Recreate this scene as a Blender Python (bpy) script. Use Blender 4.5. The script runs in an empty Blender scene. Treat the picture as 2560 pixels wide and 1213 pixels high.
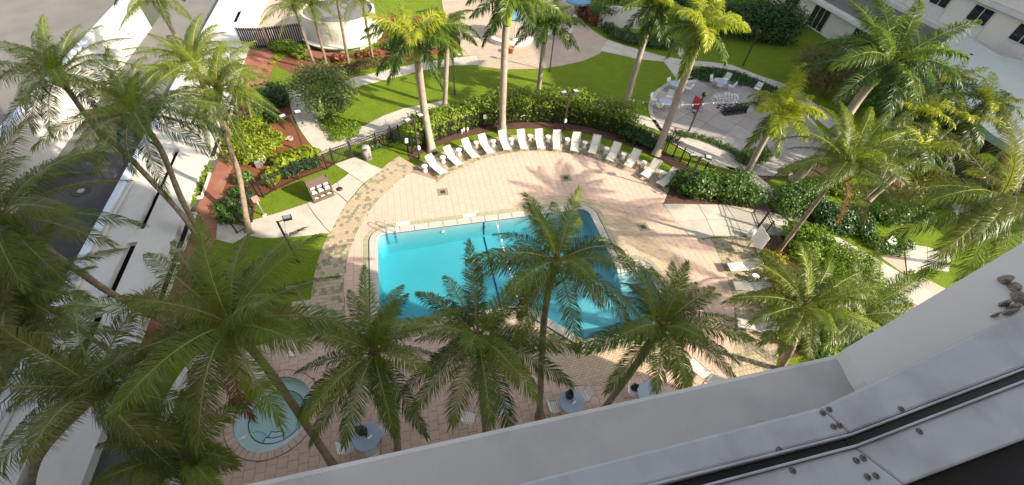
import bpy, bmesh, math, random
import numpy as np
from mathutils import Vector, Matrix

sc = bpy.context.scene
COL = sc.collection
R = math.radians
rnd = random.Random(7)

# ------------------------------------------------------------------ camera, sky, sun, exposure
W0, H0, FPX, CAMZ = 2560.0, 1213.0, 1063.0, 20.0
_n = np.array([-75, 923.5, FPX]); _n /= np.linalg.norm(_n)
_y = np.array([-374, -1253.5, FPX]); _y -= _n * (_n @ _y); _y /= np.linalg.norm(_y)
_x = np.cross(_y, -_n)
RM = np.stack([_x, _y, -_n])                 # camera (x right, y down, z forward) -> world
cd = bpy.data.cameras.new('camera'); cam = bpy.data.objects.new('camera', cd); COL.objects.link(cam)
cd.sensor_width = 36; cd.lens = 36 * FPX / W0; cd.clip_start = 0.01; cd.clip_end = 2000
m3 = Matrix([[RM[i][0], -RM[i][1], -RM[i][2]] for i in range(3)])
cam.matrix_world = Matrix.Translation((0, 0, CAMZ)) @ m3.to_4x4()
sc.camera = cam

SUN_AZ = 145.5 - 180                          # direction towards the sun, degrees from +X
SUN_EL = 31.0
sdir = Vector((math.cos(R(SUN_AZ)) * math.cos(R(SUN_EL)), math.sin(R(SUN_AZ)) * math.cos(R(SUN_EL)), math.sin(R(SUN_EL))))
w = bpy.data.worlds.new('World'); sc.world = w; w.use_nodes = True
nt = w.node_tree; nt.nodes.clear()
sky = nt.nodes.new('ShaderNodeTexSky'); sky.sky_type = 'NISHITA'; sky.sun_disc = False
sky.sun_elevation = R(SUN_EL); sky.sun_rotation = math.atan2(sdir.x, sdir.y)
bg = nt.nodes.new('ShaderNodeBackground'); bg.inputs[1].default_value = 0.15
wo = nt.nodes.new('ShaderNodeOutputWorld')
sky.dust_density = 2.5
hsv = nt.nodes.new('ShaderNodeHueSaturation'); hsv.inputs['Saturation'].default_value = 0.42
nt.links.new(sky.outputs[0], hsv.inputs['Color']); nt.links.new(hsv.outputs[0], bg.inputs[0]); nt.links.new(bg.outputs[0], wo.inputs[0])
sl = bpy.data.lights.new('sun', 'SUN'); sl.energy = 4.3; sl.angle = R(0.53); sl.color = (1.0, 0.87, 0.68)
so = bpy.data.objects.new('sun', sl); COL.objects.link(so)
so.rotation_euler = sdir.to_track_quat('Z', 'Y').to_euler(); so.location = (60, -40, 60)
sc.view_settings.view_transform = 'Standard'; sc.view_settings.look = 'None'
sc.view_settings.exposure = 1.2; sc.view_settings.gamma = 1; sc.view_settings.use_curve_mapping = False
sc.cycles.max_bounces = 8; sc.cycles.transparent_max_bounces = 12

# ------------------------------------------------------------------ helpers
def ray(px, py):
    return RM @ np.array([px - W0 / 2, py - H0 / 2, FPX])
def at(px, py, z=0.0):
    d = ray(px, py); t = (z - CAMZ) / d[2]
    return np.array([0, 0, CAMZ]) + t * d
def proj(p):
    c = RM.T @ (np.asarray(p, float) - np.array([0, 0, CAMZ]))
    return W0 / 2 + FPX * c[0] / c[2], H0 / 2 + FPX * c[1] / c[2]
def at_dist(px, py, dist):
    d = ray(px, py); return np.array([0, 0, CAMZ]) + d / np.linalg.norm(d) * dist
def pts(L, z=0.0):
    return [tuple(at(x, y, z)[:2]) for x, y in L]
def unit(v):
    v = np.asarray(v, float); return v / (np.linalg.norm(v, axis=-1, keepdims=True) + 1e-12)

def tag(o, label=None, cat=None, group=None, kind=None):
    if label: o['label'] = label
    if cat: o['category'] = cat
    if group: o['group'] = group
    if kind: o['kind'] = kind
    return o
def thing(name, label, cat, loc=(0, 0, 0), rz=0.0, group=None):
    o = bpy.data.objects.new(name, None); COL.objects.link(o)
    o.empty_display_size = 0.2; o.location = loc; o.rotation_euler = (0, 0, rz)
    return tag(o, label, cat, group)
def copy_tree(o, parent=None):
    c = o.copy(); COL.objects.link(c)
    if parent: c.parent = parent
    for ch in list(o.children): copy_tree(ch, c)
    return c
def place(o, loc, rz=0.0, label=None, group=None):
    o.location = loc; o.rotation_euler = (0, 0, rz)
    if label: o['label'] = label
    if group: o['group'] = group
    return o

class MB:
    def __init__(s): s.v = []; s.f = []; s.m = []; s.sm = []
    def add(s, vs, fs, m=0, smooth=False):
        k = len(s.v); s.v += [tuple(map(float, v)) for v in vs]
        for f in fs: s.f.append([i + k for i in f]); s.m.append(m); s.sm.append(smooth)
        return s
    def box(s, c, size, rz=0.0, m=0, rx=0.0, ry=0.0, bev=0.0):
        hx, hy, hz = size[0] / 2, size[1] / 2, size[2] / 2
        M = Matrix.Rotation(rz, 3, 'Z') @ Matrix.Rotation(ry, 3, 'Y') @ Matrix.Rotation(rx, 3, 'X')
        C = Vector(c)
        if bev <= 0:
            vs = [C + M @ Vector((x * hx, y * hy, z * hz)) for z in (-1, 1) for x, y in ((-1, -1), (1, -1), (1, 1), (-1, 1))]
            return s.add(vs, [[3, 2, 1, 0], [4, 5, 6, 7], [0, 1, 5, 4], [1, 2, 6, 5], [2, 3, 7, 6], [3, 0, 4, 7]], m)
        b = bev; vs = []
        for z, e in ((-hz, b), (-hz + b, 0), (hz - b, 0), (hz, b)):
            for x, y in ((-1, -1), (1, -1), (1, 1), (-1, 1)):
                vs.append(C + M @ Vector((x * (hx - e), y * (hy - e), z)))
        fs = [[3, 2, 1, 0], [12, 13, 14, 15]]
        for l in range(3):
            for i in range(4):
                j = (i + 1) % 4; fs.append([l * 4 + i, l * 4 + j, l * 4 + 4 + j, l * 4 + 4 + i])
        return s.add(vs, fs, m)
    def tube(s, P, r, n=6, m=0, cap=True, smooth=True, closed=False):
        P = [np.asarray(p, float) for p in P]; k = len(P)
        rr = r if hasattr(r, '__len__') else [r] * k
        vs = []; u = None
        for i in range(k):
            if closed: t = P[(i + 1) % k] - P[i - 1]
            else: t = P[min(i + 1, k - 1)] - P[max(i - 1, 0)]
            t = t / (np.linalg.norm(t) + 1e-9)
            if u is None: u = np.cross(t, [0, 0, 1.0] if abs(t[2]) < .9 else [1.0, 0, 0])
            u = u - t * (u @ t); u /= np.linalg.norm(u) + 1e-9
            b = np.cross(t, u)
            for j in range(n):
                a = 2 * math.pi * j / n; vs.append(P[i] + rr[i] * (math.cos(a) * u + math.sin(a) * b))
        fs = []
        for i in range(k if closed else k - 1):
            for j in range(n):
                a, b2 = i * n + j, i * n + (j + 1) % n; i2 = (i + 1) % k
                fs.append([a, b2, i2 * n + (j + 1) % n, i2 * n + j])
        s.add(vs, fs, m, smooth)
        if cap and not closed:
            K = len(s.v) - k * n
            s.f.append([K + j for j in range(n)][::-1]); s.m.append(m); s.sm.append(False)
            s.f.append([K + (k - 1) * n + j for j in range(n)]); s.m.append(m); s.sm.append(False)
        return s
    def lathe(s, prof, c=(0, 0, 0), n=20, m=0, smooth=True, cap=True):
        vs = []
        for r, z in prof:
            for j in range(n):
                a = 2 * math.pi * j / n; vs.append((c[0] + r * math.cos(a), c[1] + r * math.sin(a), c[2] + z))
        fs = []; k = len(prof)
        for i in range(k - 1):
            for j in range(n):
                fs.append([i * n + j, i * n + (j + 1) % n, (i + 1) * n + (j + 1) % n, (i + 1) * n + j])
        s.add(vs, fs, m, smooth)
        if cap:
            K = len(s.v) - k * n
            s.f.append([K + j for j in range(n)][::-1]); s.m.append(m); s.sm.append(False)
            s.f.append([K + (k - 1) * n + j for j in range(n)]); s.m.append(m); s.sm.append(False)
        return s
    def prism(s, out, z0, z1, m=0, inset=0.0, side_m=None):
        """closed outline (xy), top optionally inset (a chamfered stone)"""
        out = [np.asarray(p[:2], float) for p in out]; k = len(out)
        A = sum(out[i][0] * out[(i + 1) % k][1] - out[(i + 1) % k][0] * out[i][1] for i in range(k))
        if A < 0: out = out[::-1]
        top = out
        if inset:
            c = sum(out) / k; top = [p + (c - p) / (np.linalg.norm(c - p) + 1e-6) * inset for p in out]
        vs = [(p[0], p[1], z0) for p in out] + [(p[0], p[1], z1) for p in top]
        s.add(vs, [list(range(k, 2 * k))], m)
        K = len(s.v) - 2 * k
        for i in range(k):
            j = (i + 1) % k; s.f.append([K + i, K + j, K + k + j, K + k + i]); s.m.append(m if side_m is None else side_m); s.sm.append(False)
        return s
    def build(s, name, mats, parent=None, kind=None):
        me = bpy.data.meshes.new(name); me.from_pydata(s.v, [], s.f)
        if not isinstance(mats, (list, tuple)): mats = [mats]
        for x in mats: me.materials.append(x)
        me.polygons.foreach_set('material_index', s.m); me.polygons.foreach_set('use_smooth', s.sm); me.update()
        o = bpy.data.objects.new(name, me); COL.objects.link(o)
        if parent: o.parent = parent
        if kind: o['kind'] = kind
        return o

def np_mesh(name, V, F4=None, F3=None, m4=None, m3=None, mats=(), parent=None, kind=None, smooth=False):
    me = bpy.data.meshes.new(name)
    n4 = 0 if F4 is None else len(F4); n3 = 0 if F3 is None else len(F3)
    loops = np.concatenate([np.asarray(F4).ravel() if n4 else np.zeros(0, int), np.asarray(F3).ravel() if n3 else np.zeros(0, int)]).astype(np.int32)
    me.vertices.add(len(V)); me.vertices.foreach_set('co', np.asarray(V, np.float32).ravel())
    me.loops.add(len(loops)); me.loops.foreach_set('vertex_index', loops)
    me.polygons.add(n4 + n3)
    st = np.concatenate([np.arange(n4) * 4, n4 * 4 + np.arange(n3) * 3]).astype(np.int32)
    me.polygons.foreach_set('loop_start', st)
    mi = np.concatenate([np.zeros(n4, int) if m4 is None else m4, np.zeros(n3, int) if m3 is None else m3]).astype(np.int32)
    for x in mats: me.materials.append(x)
    me.polygons.foreach_set('material_index', mi)
    if smooth: me.polygons.foreach_set('use_smooth', np.ones(n4 + n3, bool))
    me.update(); me.validate()
    o = bpy.data.objects.new(name, me); COL.objects.link(o)
    if parent: o.parent = parent
    if kind: o['kind'] = kind
    return o

def sheet(name, outline, z, mat, holes=(), kind='structure', parent=None, thick=0.0):
    """flat surface with holes, optional down-turned edge"""
    bm = bmesh.new(); edges = []
    for loop in [outline] + list(holes):
        vs = [bm.verts.new((p[0], p[1], z)) for p in loop]
        for i in range(len(vs)): edges.append(bm.edges.new((vs[i], vs[(i + 1) % len(vs)])))
    bmesh.ops.triangle_fill(bm, use_beauty=True, use_dissolve=False, edges=edges)
    for f in bm.faces:
        if f.normal.z < 0: f.normal_flip()
    if thick:
        be = [e for e in bm.edges if len(e.link_faces) == 1]
        r = bmesh.ops.extrude_edge_only(bm, edges=be)
        for v in [g for g in r['geom'] if isinstance(g, bmesh.types.BMVert)]: v.co.z -= thick
    me = bpy.data.meshes.new(name); bm.to_mesh(me); bm.free(); me.materials.append(mat)
    o = bpy.data.objects.new(name, me); COL.objects.link(o)
    if parent: o.parent = parent
    if kind: o['kind'] = kind
    return o
def smooth_loop(P, n=6, closed=True):
    P = [np.asarray(p, float) for p in P]; out = []; k = len(P)
    for i in range(k if closed else k - 1):
        p0, p1, p2, p3 = (P[(i - 1) % k], P[i], P[(i + 1) % k], P[(i + 2) % k]) if closed else (P[max(i - 1, 0)], P[i], P[i + 1], P[min(i + 2, k - 1)])
        for j in range(n):
            t = j / n
            out.append(0.5 * ((2 * p1) + (-p0 + p2) * t + (2 * p0 - 5 * p1 + 4 * p2 - p3) * t * t + (-p0 + 3 * p1 - 3 * p2 + p3) * t ** 3))
    if not closed: out.append(P[-1])
    return out
def circle(c, r, n=48, a0=0, a1=2 * math.pi):
    e = 0 if abs(a1 - a0 - 2 * math.pi) < 1e-6 else 1
    return [(c[0] + r * math.cos(a0 + (a1 - a0) * i / (n - e if e else n)), c[1] + r * math.sin(a0 + (a1 - a0) * i / (n - e if e else n))) for i in range(n)]

# ------------------------------------------------------------------ materials
def new_mat(name):
    m = bpy.data.materials.new(name); m.use_nodes = True; t = m.node_tree; t.nodes.clear()
    out = t.nodes.new('ShaderNodeOutputMaterial'); b = t.nodes.new('ShaderNodeBsdfPrincipled')
    t.links.new(b.outputs[0], out.inputs[0]); return m, t, b, out
def mat(name, c1, c2=None, rough=0.75, scale=6.0, bump=0.0, bscale=40.0, metal=0.0, rnd_kind=None, c3=None, spec=0.3, dirt=None, dscale=0.6, detail=5.0):
    m, t, b, out = new_mat(name); L = t.links.new
    b.inputs['Roughness'].default_value = rough; b.inputs['Metallic'].default_value = metal
    b.inputs['Specular IOR Level'].default_value = spec
    c2 = c2 or tuple(x * 0.8 for x in c1)
    tc = t.nodes.new('ShaderNodeTexCoord')
    nz = t.nodes.new('ShaderNodeTexNoise'); nz.inputs['Scale'].default_value = scale; nz.inputs['Detail'].default_value = detail
    L(tc.outputs['Object'], nz.inputs['Vector'])
    mx = t.nodes.new('ShaderNodeMix'); mx.data_type = 'RGBA'
    rp = t.nodes.new('ShaderNodeMapRange'); rp.inputs[1].default_value = .3; rp.inputs[2].default_value = .7
    L(nz.outputs[0], rp.inputs[0]); L(rp.outputs[0], mx.inputs[0])
    mx.inputs[6].default_value = (*c1, 1); mx.inputs[7].default_value = (*c2, 1); col = mx.outputs[2]
    if rnd_kind:
        if rnd_kind == 'island': rn = t.nodes.new('ShaderNodeNewGeometry').outputs['Random Per Island']
        else: rn = t.nodes.new('ShaderNodeObjectInfo').outputs['Random']
        m2 = t.nodes.new('ShaderNodeMix'); m2.data_type = 'RGBA'
        r2 = t.nodes.new('ShaderNodeMapRange'); r2.inputs[3].default_value = 0; r2.inputs[4].default_value = .75
        L(rn, r2.inputs[0]); L(r2.outputs[0], m2.inputs[0]); L(col, m2.inputs[6]); m2.inputs[7].default_value = (*(c3 or c2), 1); col = m2.outputs[2]
    if dirt:
        n3 = t.nodes.new('ShaderNodeTexNoise'); n3.inputs['Scale'].default_value = dscale; n3.inputs['Detail'].default_value = 8
        L(tc.outputs['Object'], n3.inputs['Vector'])
        r3 = t.nodes.new('ShaderNodeMapRange'); r3.inputs[1].default_value = .48; r3.inputs[2].default_value = .72; r3.inputs[4].default_value = .7
        L(n3.outputs[0], r3.inputs[0])
        m4 = t.nodes.new('ShaderNodeMix'); m4.data_type = 'RGBA'; L(r3.outputs[0], m4.inputs[0]); L(col, m4.inputs[6]); m4.inputs[7].default_value = (*dirt, 1); col = m4.outputs[2]
    L(col, b.inputs['Base Color'])
    if bump:
        n2 = t.nodes.new('ShaderNodeTexNoise'); n2.inputs['Scale'].default_value = bscale; n2.inputs['Detail'].default_value = 4
        L(tc.outputs['Object'], n2.inputs['Vector'])
        bp = t.nodes.new('ShaderNodeBump'); bp.inputs['Strength'].default_value = bump; bp.inputs['Distance'].default_value = .02
        L(n2.outputs[0], bp.inputs['Height']); L(bp.outputs[0], b.inputs['Normal'])
    return m
def leaf_mat(name, c1, c2, trans=0.35, rough=0.45, obj=False, tcol=None, spec=0.4):
    m, t, b, out = new_mat(name); L = t.links.new
    g = t.nodes.new('ShaderNodeNewGeometry'); oi = t.nodes.new('ShaderNodeObjectInfo')
    mx = t.nodes.new('ShaderNodeMix'); mx.data_type = 'RGBA'
    if obj:
        ad = t.nodes.new('ShaderNodeMath'); ad.operation = 'MULTIPLY_ADD'; L(g.outputs['Random Per Island'], ad.inputs[0]); ad.inputs[1].default_value = .4
        a2 = t.nodes.new('ShaderNodeMath'); a2.operation = 'MULTIPLY'; L(oi.outputs['Random'], a2.inputs[0]); a2.inputs[1].default_value = .6; L(a2.outputs[0], ad.inputs[2])
        L(ad.outputs[0], mx.inputs[0])
    else: L(g.outputs['Random Per Island'], mx.inputs[0])
    mx.inputs[6].default_value = (*c1, 1); mx.inputs[7].default_value = (*c2, 1)
    L(mx.outputs[2], b.inputs['Base Color']); b.inputs['Roughness'].default_value = rough; b.inputs['Specular IOR Level'].default_value = spec
    tr = t.nodes.new('ShaderNodeBsdfTranslucent'); hs = t.nodes.new('ShaderNodeMix'); hs.data_type = 'RGBA'; hs.blend_type = 'MULTIPLY'; hs.inputs[0].default_value = 1
    L(mx.outputs[2], hs.inputs[6]); hs.inputs[7].default_value = (*(tcol or (1.7, 1.8, .7)), 1); L(hs.outputs[2], tr.inputs[0])
    ms = t.nodes.new('ShaderNodeMixShader'); ms.inputs[0].default_value = trans
    L(b.outputs[0], ms.inputs[1]); L(tr.outputs[0], ms.inputs[2]); L(ms.outputs[0], out.inputs[0])
    return m
def grass_mat(name, c1, c2, c3):
    m = mat(name, c1, c2, rough=.9, scale=.9, bump=1.0, bscale=14, spec=.1, dirt=c3, dscale=6.0)
    for n in m.node_tree.nodes:
        if n.type == 'BUMP': n.inputs['Distance'].default_value = .12
        if n.type == 'TEX_NOISE': n.inputs['Roughness'].default_value = .75
    return m

M = {}
M['grass'] = grass_mat('grass', (.165, .23, .016), (.105, .175, .011), (.2, .245, .04))
M['land'] = mat('land', (.1, .11, .08), (.07, .08, .06), scale=.05)
M['mulch'] = mat('mulch', (.2, .06, .025), (.1, .035, .018), rough=.95, scale=14, bump=1, bscale=30, dirt=(.3, .15, .09), dscale=20)
M['soil'] = mat('soil', (.11, .06, .04), (.06, .035, .025), rough=.95, scale=10, bump=1, bscale=25)
M['concrete'] = mat('concrete', (.5, .46, .4), (.43, .4, .35), rough=.85, scale=3, bump=.2, bscale=60, dirt=(.33, .3, .25), dscale=1.1)
M['concrete_obj'] = mat('slab_concrete', (.5, .46, .4), (.44, .41, .35), rough=.85, scale=3, bump=.2, bscale=60, rnd_kind='object', c3=(.4, .37, .33), dirt=(.33, .3, .25), dscale=1.1)
M['joint'] = mat('joint_sand', (.3, .22, .165), (.24, .18, .14), rough=.95, scale=8)
pk = dict(rough=.8, scale=4, bump=.15, bscale=60, dirt=(.46, .34, .275), dscale=.5)
M['pink'] = mat('pink_paver', (.56, .405, .325), (.53, .38, .3), rnd_kind='island', c3=(.52, .365, .285), **pk)
M['pink_obj'] = mat('pink_paver_single', (.56, .405, .325), (.53, .38, .3), rnd_kind='object', c3=(.52, .365, .285), **pk)
M['tan'] = mat('tan_brick', (.48, .365, .25), (.44, .33, .22), rough=.8, scale=4, rnd_kind='island', c3=(.55, .44, .32))
M['cream'] = mat('cream_paver', (.45, .37, .25), (.4, .32, .22), rough=.8, scale=4, rnd_kind='island', c3=(.36, .28, .2))
M['green_paver'] = mat('green_paver', (.22, .215, .13), (.17, .175, .11), rough=.8, scale=4, rnd_kind='island', c3=(.27, .25, .16))
M['plaza'] = mat('plaza_brick', (.46, .37, .28), (.4, .32, .25), rough=.85, scale=5, rnd_kind='island', c3=(.36, .29, .23), dirt=(.33, .27, .21), dscale=.5)
M['red_path'] = mat('red_stamped_concrete', (.27, .105, .07), (.22, .085, .06), rough=.85, scale=2, bump=.3, bscale=20, dirt=(.33, .17, .13), dscale=.8)
M['asphalt'] = mat('asphalt', (.06, .06, .065), (.045, .045, .05), rough=.9, scale=.7, bump=.4, bscale=80, dirt=(.11, .105, .1), dscale=.25)
M['roofgrey'] = mat('roof_grey', (.17, .163, .15), (.14, .133, .125), rough=.9, scale=.5, dirt=(.12, .115, .11), dscale=.3)
M['stucco'] = mat('white_stucco', (.55, .53, .5), (.5, .485, .455), rough=.85, scale=1.2, bump=.25, bscale=50, dirt=(.44, .425, .39), dscale=.9)
M['stucco2'] = mat('cream_stucco', (.6, .57, .5), (.55, .52, .46), rough=.85, scale=1.2, bump=.2, bscale=50)
M['mint'] = mat('pale_roof', (.56, .6, .57), (.52, .56, .54), rough=.7, scale=.6, dirt=(.5, .5, .49), dscale=.3)
M['teal'] = mat('teal_paint', (.24, .4, .37), (.2, .36, .34), rough=.5, scale=2)
M['bluewhite'] = mat('blue_white_coping', (.5, .57, .72), (.62, .65, .72), rough=.5, scale=1.0)
M['glassdark'] = mat('dark_glass', (.015, .018, .022), (.02, .022, .026), rough=.06, scale=1, spec=.6)
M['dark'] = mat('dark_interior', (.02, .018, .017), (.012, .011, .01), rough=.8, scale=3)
M['black'] = mat('black_metal', (.022, .022, .024), (.015, .015, .016), rough=.45, scale=20, spec=.4)
M['bronze'] = mat('bronze_metal', (.05, .04, .035), (.04, .032, .028), rough=.5, scale=20)
M['lens'] = mat('lamp_lens', (.55, .57, .58), (.5, .52, .53), rough=.2, scale=8)
M['galv'] = mat('grey_metal', (.45, .46, .48), (.38, .39, .41), rough=.35, metal=.7, scale=10)
M['steel'] = mat('stainless_steel', (.75, .74, .72), (.7, .69, .67), rough=.15, metal=1.0, scale=30)
M['white'] = mat('white_plastic', (.8, .78, .73), (.76, .74, .69), rough=.5, scale=15)
M['sling'] = mat('white_sling', (.64, .6, .52), (.58, .545, .47), rough=.8, scale=120)
M['strap'] = mat('white_strap', (.74, .73, .7), (.7, .69, .66), rough=.5, scale=40)
M['frame'] = mat('chair_frame', (.5, .5, .5), (.42, .42, .43), rough=.4, metal=.3, scale=20)
M['tabletop'] = mat('blue_grey_table', (.33, .38, .47), (.29, .34, .43), rough=.35, scale=10)
M['brown'] = mat('brown_plastic', (.13, .085, .065), (.115, .075, .058), rough=.6, scale=12)
M['towel'] = mat('white_towel', (.8, .79, .77), (.74, .73, .71), rough=.95, scale=60, bump=.5, bscale=200)
M['stone'] = mat('grey_stone', (.3, .285, .26), (.24, .23, .21), rough=.9, scale=25, bump=.5, bscale=80)
M['plaster'] = mat('pool_plaster', (.31, .45, .48), (.28, .42, .46), rough=.7, scale=.8)
M['plaster_deep'] = mat('pool_plaster_blue', (.07, .4, .56), (.06, .36, .52), rough=.7, scale=.8)
M['poolline'] = mat('navy_tile', (.015, .05, .13), (.012, .04, .11), rough=.4, scale=20)
M['coping'] = mat('pool_coping', (.46, .425, .38), (.42, .39, .35), rough=.7, scale=5, bump=.1, bscale=80, rnd_kind='island', c3=(.4, .37, .335))
M['ringtile'] = mat('green_ring_tile', (.33, .31, .2), (.27, .26, .17), rough=.7, scale=6, rnd_kind='island', c3=(.4, .37, .25))
M['spa'] = mat('spa_plaster', (.7, .76, .72), (.64, .7, .67), rough=.7, scale=1.5)
M['trunk_c'] = mat('coconut_bark', (.25, .19, .135), (.16, .12, .085), rough=.95, scale=5, bump=1, bscale=18, dirt=(.31, .255, .19), dscale=3)
M['trunk_r'] = mat('royal_bark', (.36, .3, .24), (.29, .24, .19), rough=.9, scale=2.5, bump=.4, bscale=20, dirt=(.22, .18, .14), dscale=1.7)
M['shaft'] = mat('crownshaft_green', (.26, .36, .03), (.2, .31, .03), rough=.35, scale=2, spec=.5)
M['bark'] = mat('tree_bark', (.15, .11, .08), (.1, .075, .055), rough=.95, scale=8, bump=.8, bscale=20)
M['fibre'] = mat('palm_fibre', (.2, .12, .06), (.12, .07, .04), rough=1, scale=20, bump=1, bscale=40)
M['rachis'] = mat('frond_rib', (.26, .26, .07), (.2, .2, .06), rough=.5, scale=5)
M['rachis_b'] = mat('frond_rib_brown', (.24, .15, .07), (.18, .11, .05), rough=.7, scale=5)
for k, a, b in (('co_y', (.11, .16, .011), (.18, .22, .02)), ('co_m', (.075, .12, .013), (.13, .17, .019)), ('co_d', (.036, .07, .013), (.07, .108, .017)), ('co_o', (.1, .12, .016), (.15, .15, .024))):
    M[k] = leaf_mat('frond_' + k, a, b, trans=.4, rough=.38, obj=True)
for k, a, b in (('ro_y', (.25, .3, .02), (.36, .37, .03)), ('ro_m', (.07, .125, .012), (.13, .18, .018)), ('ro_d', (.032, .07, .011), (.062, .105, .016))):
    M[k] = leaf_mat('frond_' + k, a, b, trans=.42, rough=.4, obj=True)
M['dry'] = leaf_mat('frond_dry', (.22, .12, .04), (.3, .18, .06), trans=.25, rough=.7, obj=True, tcol=(1.3, 1.1, .7))
M['l_hedge'] = leaf_mat('hedge_leaf', (.1, .165, .012), (.2, .26, .025), trans=.25)
M['l_yellow'] = leaf_mat('yellow_green_leaf', (.14, .2, .012), (.25, .29, .02), trans=.3)
M['l_lime'] = leaf_mat('lime_leaf', (.1, .18, .012), (.17, .25, .02), trans=.3)
M['l_pale'] = leaf_mat('pale_leaf', (.1, .15, .04), (.17, .22, .075), trans=.3)
M['l_dark'] = leaf_mat('dark_green_leaf', (.018, .055, .014), (.045, .1, .018), trans=.2)
M['l_mid'] = leaf_mat('mid_green_leaf', (.04, .1, .014), (.09, .155, .025), trans=.28)
M['l_croton'] = leaf_mat('yellow_croton_leaf', (.25, .24, .02), (.32, .26, .03), trans=.25, tcol=(1.3, 1.2, .5))
M['l_red'] = leaf_mat('red_leaf', (.16, .04, .02), (.24, .09, .03), trans=.2, tcol=(1.3, .9, .6))
M['l_willow'] = leaf_mat('brown_green_leaf', (.07, .07, .018), (.12, .1, .03), trans=.25)
M['flower'] = leaf_mat('flower_petal', (.6, .05, .06), (.75, .55, .55), trans=.2, tcol=(1, .8, .8))
M['red'] = mat('red_plastic', (.5, .045, .09), (.45, .04, .08), rough=.45, scale=10)
M['pinkred'] = mat('faded_red_panel', (.55, .2, .2), (.5, .18, .18), rough=.6, scale=10)
M['blue'] = mat('blue_canvas', (.14, .29, .42), (.12, .26, .38), rough=.8, scale=8)
M['terracotta'] = mat('terracotta', (.45, .17, .07), (.38, .14, .06), rough=.8, scale=10)
M['slate'] = mat('patio_grey_stone', (.26, .24, .23), (.22, .205, .2), rough=.85, scale=2, rnd_kind='object', c3=(.32, .3, .285), dirt=(.25, .23, .22), dscale=1.2)
M['pale_stone'] = mat('patio_pale_stone', (.37, .34, .32), (.33, .305, .285), rough=.85, scale=2, rnd_kind='object', c3=(.3, .28, .265), dirt=(.3, .28, .26), dscale=1.2)
M['chess_w'] = mat('white_chess', (.6, .6, .61), (.56, .56, .57), rough=.5, scale=10)
M['sill'] = mat('white_aluminium', (.4, .4, .42), (.35, .35, .37), rough=.5, scale=14, dirt=(.2, .195, .2), dscale=11, spec=.4)
M['rubber'] = mat('black_gasket', (.012, .012, .013), (.008, .008, .009), rough=.5, scale=30)
M['ledge'] = mat('ledge_plaster', (.5, .475, .45), (.45, .43, .405), rough=.9, scale=5, bump=.05, bscale=260, dirt=(.33, .315, .3), dscale=8)
M['pilaster'] = mat('pilaster_plaster', (.64, .62, .57), (.6, .58, .53), rough=.9, scale=5, bump=.04, bscale=260)
M['grit'] = mat('crumbled_mortar', (.33, .29, .25), (.22, .19, .16), rough=1, scale=30, bump=1, bscale=90)
M['screw'] = mat('screw_steel', (.2, .17, .15), (.12, .1, .09), rough=.5, metal=.6, scale=300)

def water_mat(name, tint, rough=0.02, wscale=2.6, strength=.14, absorb=None, dens=.5):
    m, t, b, out = new_mat(name); L = t.links.new; t.nodes.remove(b)
    tr = t.nodes.new('ShaderNodeBsdfTransparent'); tr.inputs[0].default_value = (*tint, 1)
    gl = t.nodes.new('ShaderNodeBsdfGlossy'); gl.inputs['Roughness'].default_value = rough
    lw = t.nodes.new('ShaderNodeLayerWeight'); lw.inputs[0].default_value = .5
    fr = t.nodes.new('ShaderNodeMath'); fr.operation = 'POWER'; L(lw.outputs['Facing'], fr.inputs[0]); fr.inputs[1].default_value = 4.0
    f2 = t.nodes.new('ShaderNodeMath'); f2.operation = 'MULTIPLY_ADD'; L(fr.outputs[0], f2.inputs[0]); f2.inputs[1].default_value = .9; f2.inputs[2].default_value = .025
    tc = t.nodes.new('ShaderNodeTexCoord'); nz = t.nodes.new('ShaderNodeTexNoise'); nz.inputs['Scale'].default_value = wscale; nz.inputs['Detail'].default_value = 3
    L(tc.outputs['Object'], nz.inputs['Vector']); bp = t.nodes.new('ShaderNodeBump'); bp.inputs['Strength'].default_value = strength; bp.inputs['Distance'].default_value = .1
    L(nz.outputs[0], bp.inputs['Height']); L(bp.outputs[0], gl.inputs['Normal'])
    ms = t.nodes.new('ShaderNodeMixShader'); L(f2.outputs[0], ms.inputs[0]); L(tr.outputs[0], ms.inputs[1]); L(gl.outputs[0], ms.inputs[2]); L(ms.outputs[0], out.inputs[0])
    if absorb:
        va = t.nodes.new('ShaderNodeVolumeAbsorption'); va.inputs['Color'].default_value = (*absorb, 1); va.inputs['Density'].default_value = dens; L(va.outputs[0], out.inputs['Volume'])
    return m
M['water'] = water_mat('pool_water', (.97, .99, 1), absorb=(.3, .88, .93), dens=.55)
M['spawater'] = water_mat('spa_water', (.97, .99, 1), absorb=(.55, .88, .88), dens=.38)

exec_parts = []

# ------------------------------------------------------------------ ground, pool, deck
def fillet(corners, n=7):
    out = []; k = len(corners)
    for i, (x, y, r) in enumerate(corners):
        p = np.array([x, y]); a = np.array(corners[i - 1][:2]); b = np.array(corners[(i + 1) % k][:2])
        if r <= 0.01: out.append(p); continue
        u, v = unit(a - p), unit(b - p); h = math.acos(np.clip(u @ v, -1, 1)) / 2
        d = r / math.tan(h); c = p + unit(u + v) * r / math.sin(h)
        s, e = p + u * d - c, p + v * d - c
        a0, a1 = math.atan2(s[1], s[0]), math.atan2(e[1], e[0]); da = (a1 - a0 + math.pi) % (2 * math.pi) - math.pi
        for j in range(n + 1):
            q = a0 + da * j / n; out.append(c + r * np.array([math.cos(q), math.sin(q)]))
    return out
def offset(loop, d):
    """positive = outwards for a clockwise loop"""
    P = np.array(loop); k = len(P); out = []
    for i in range(k):
        e0 = unit(P[i] - P[i - 1]); e1 = unit(P[(i + 1) % k] - P[i])
        n0 = np.array([-e0[1], e0[0]]); n1 = np.array([-e1[1], e1[0]]); nn = unit(n0 + n1)
        out.append(P[i] + nn * d / max(.45, nn @ n0))
    return out
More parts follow.
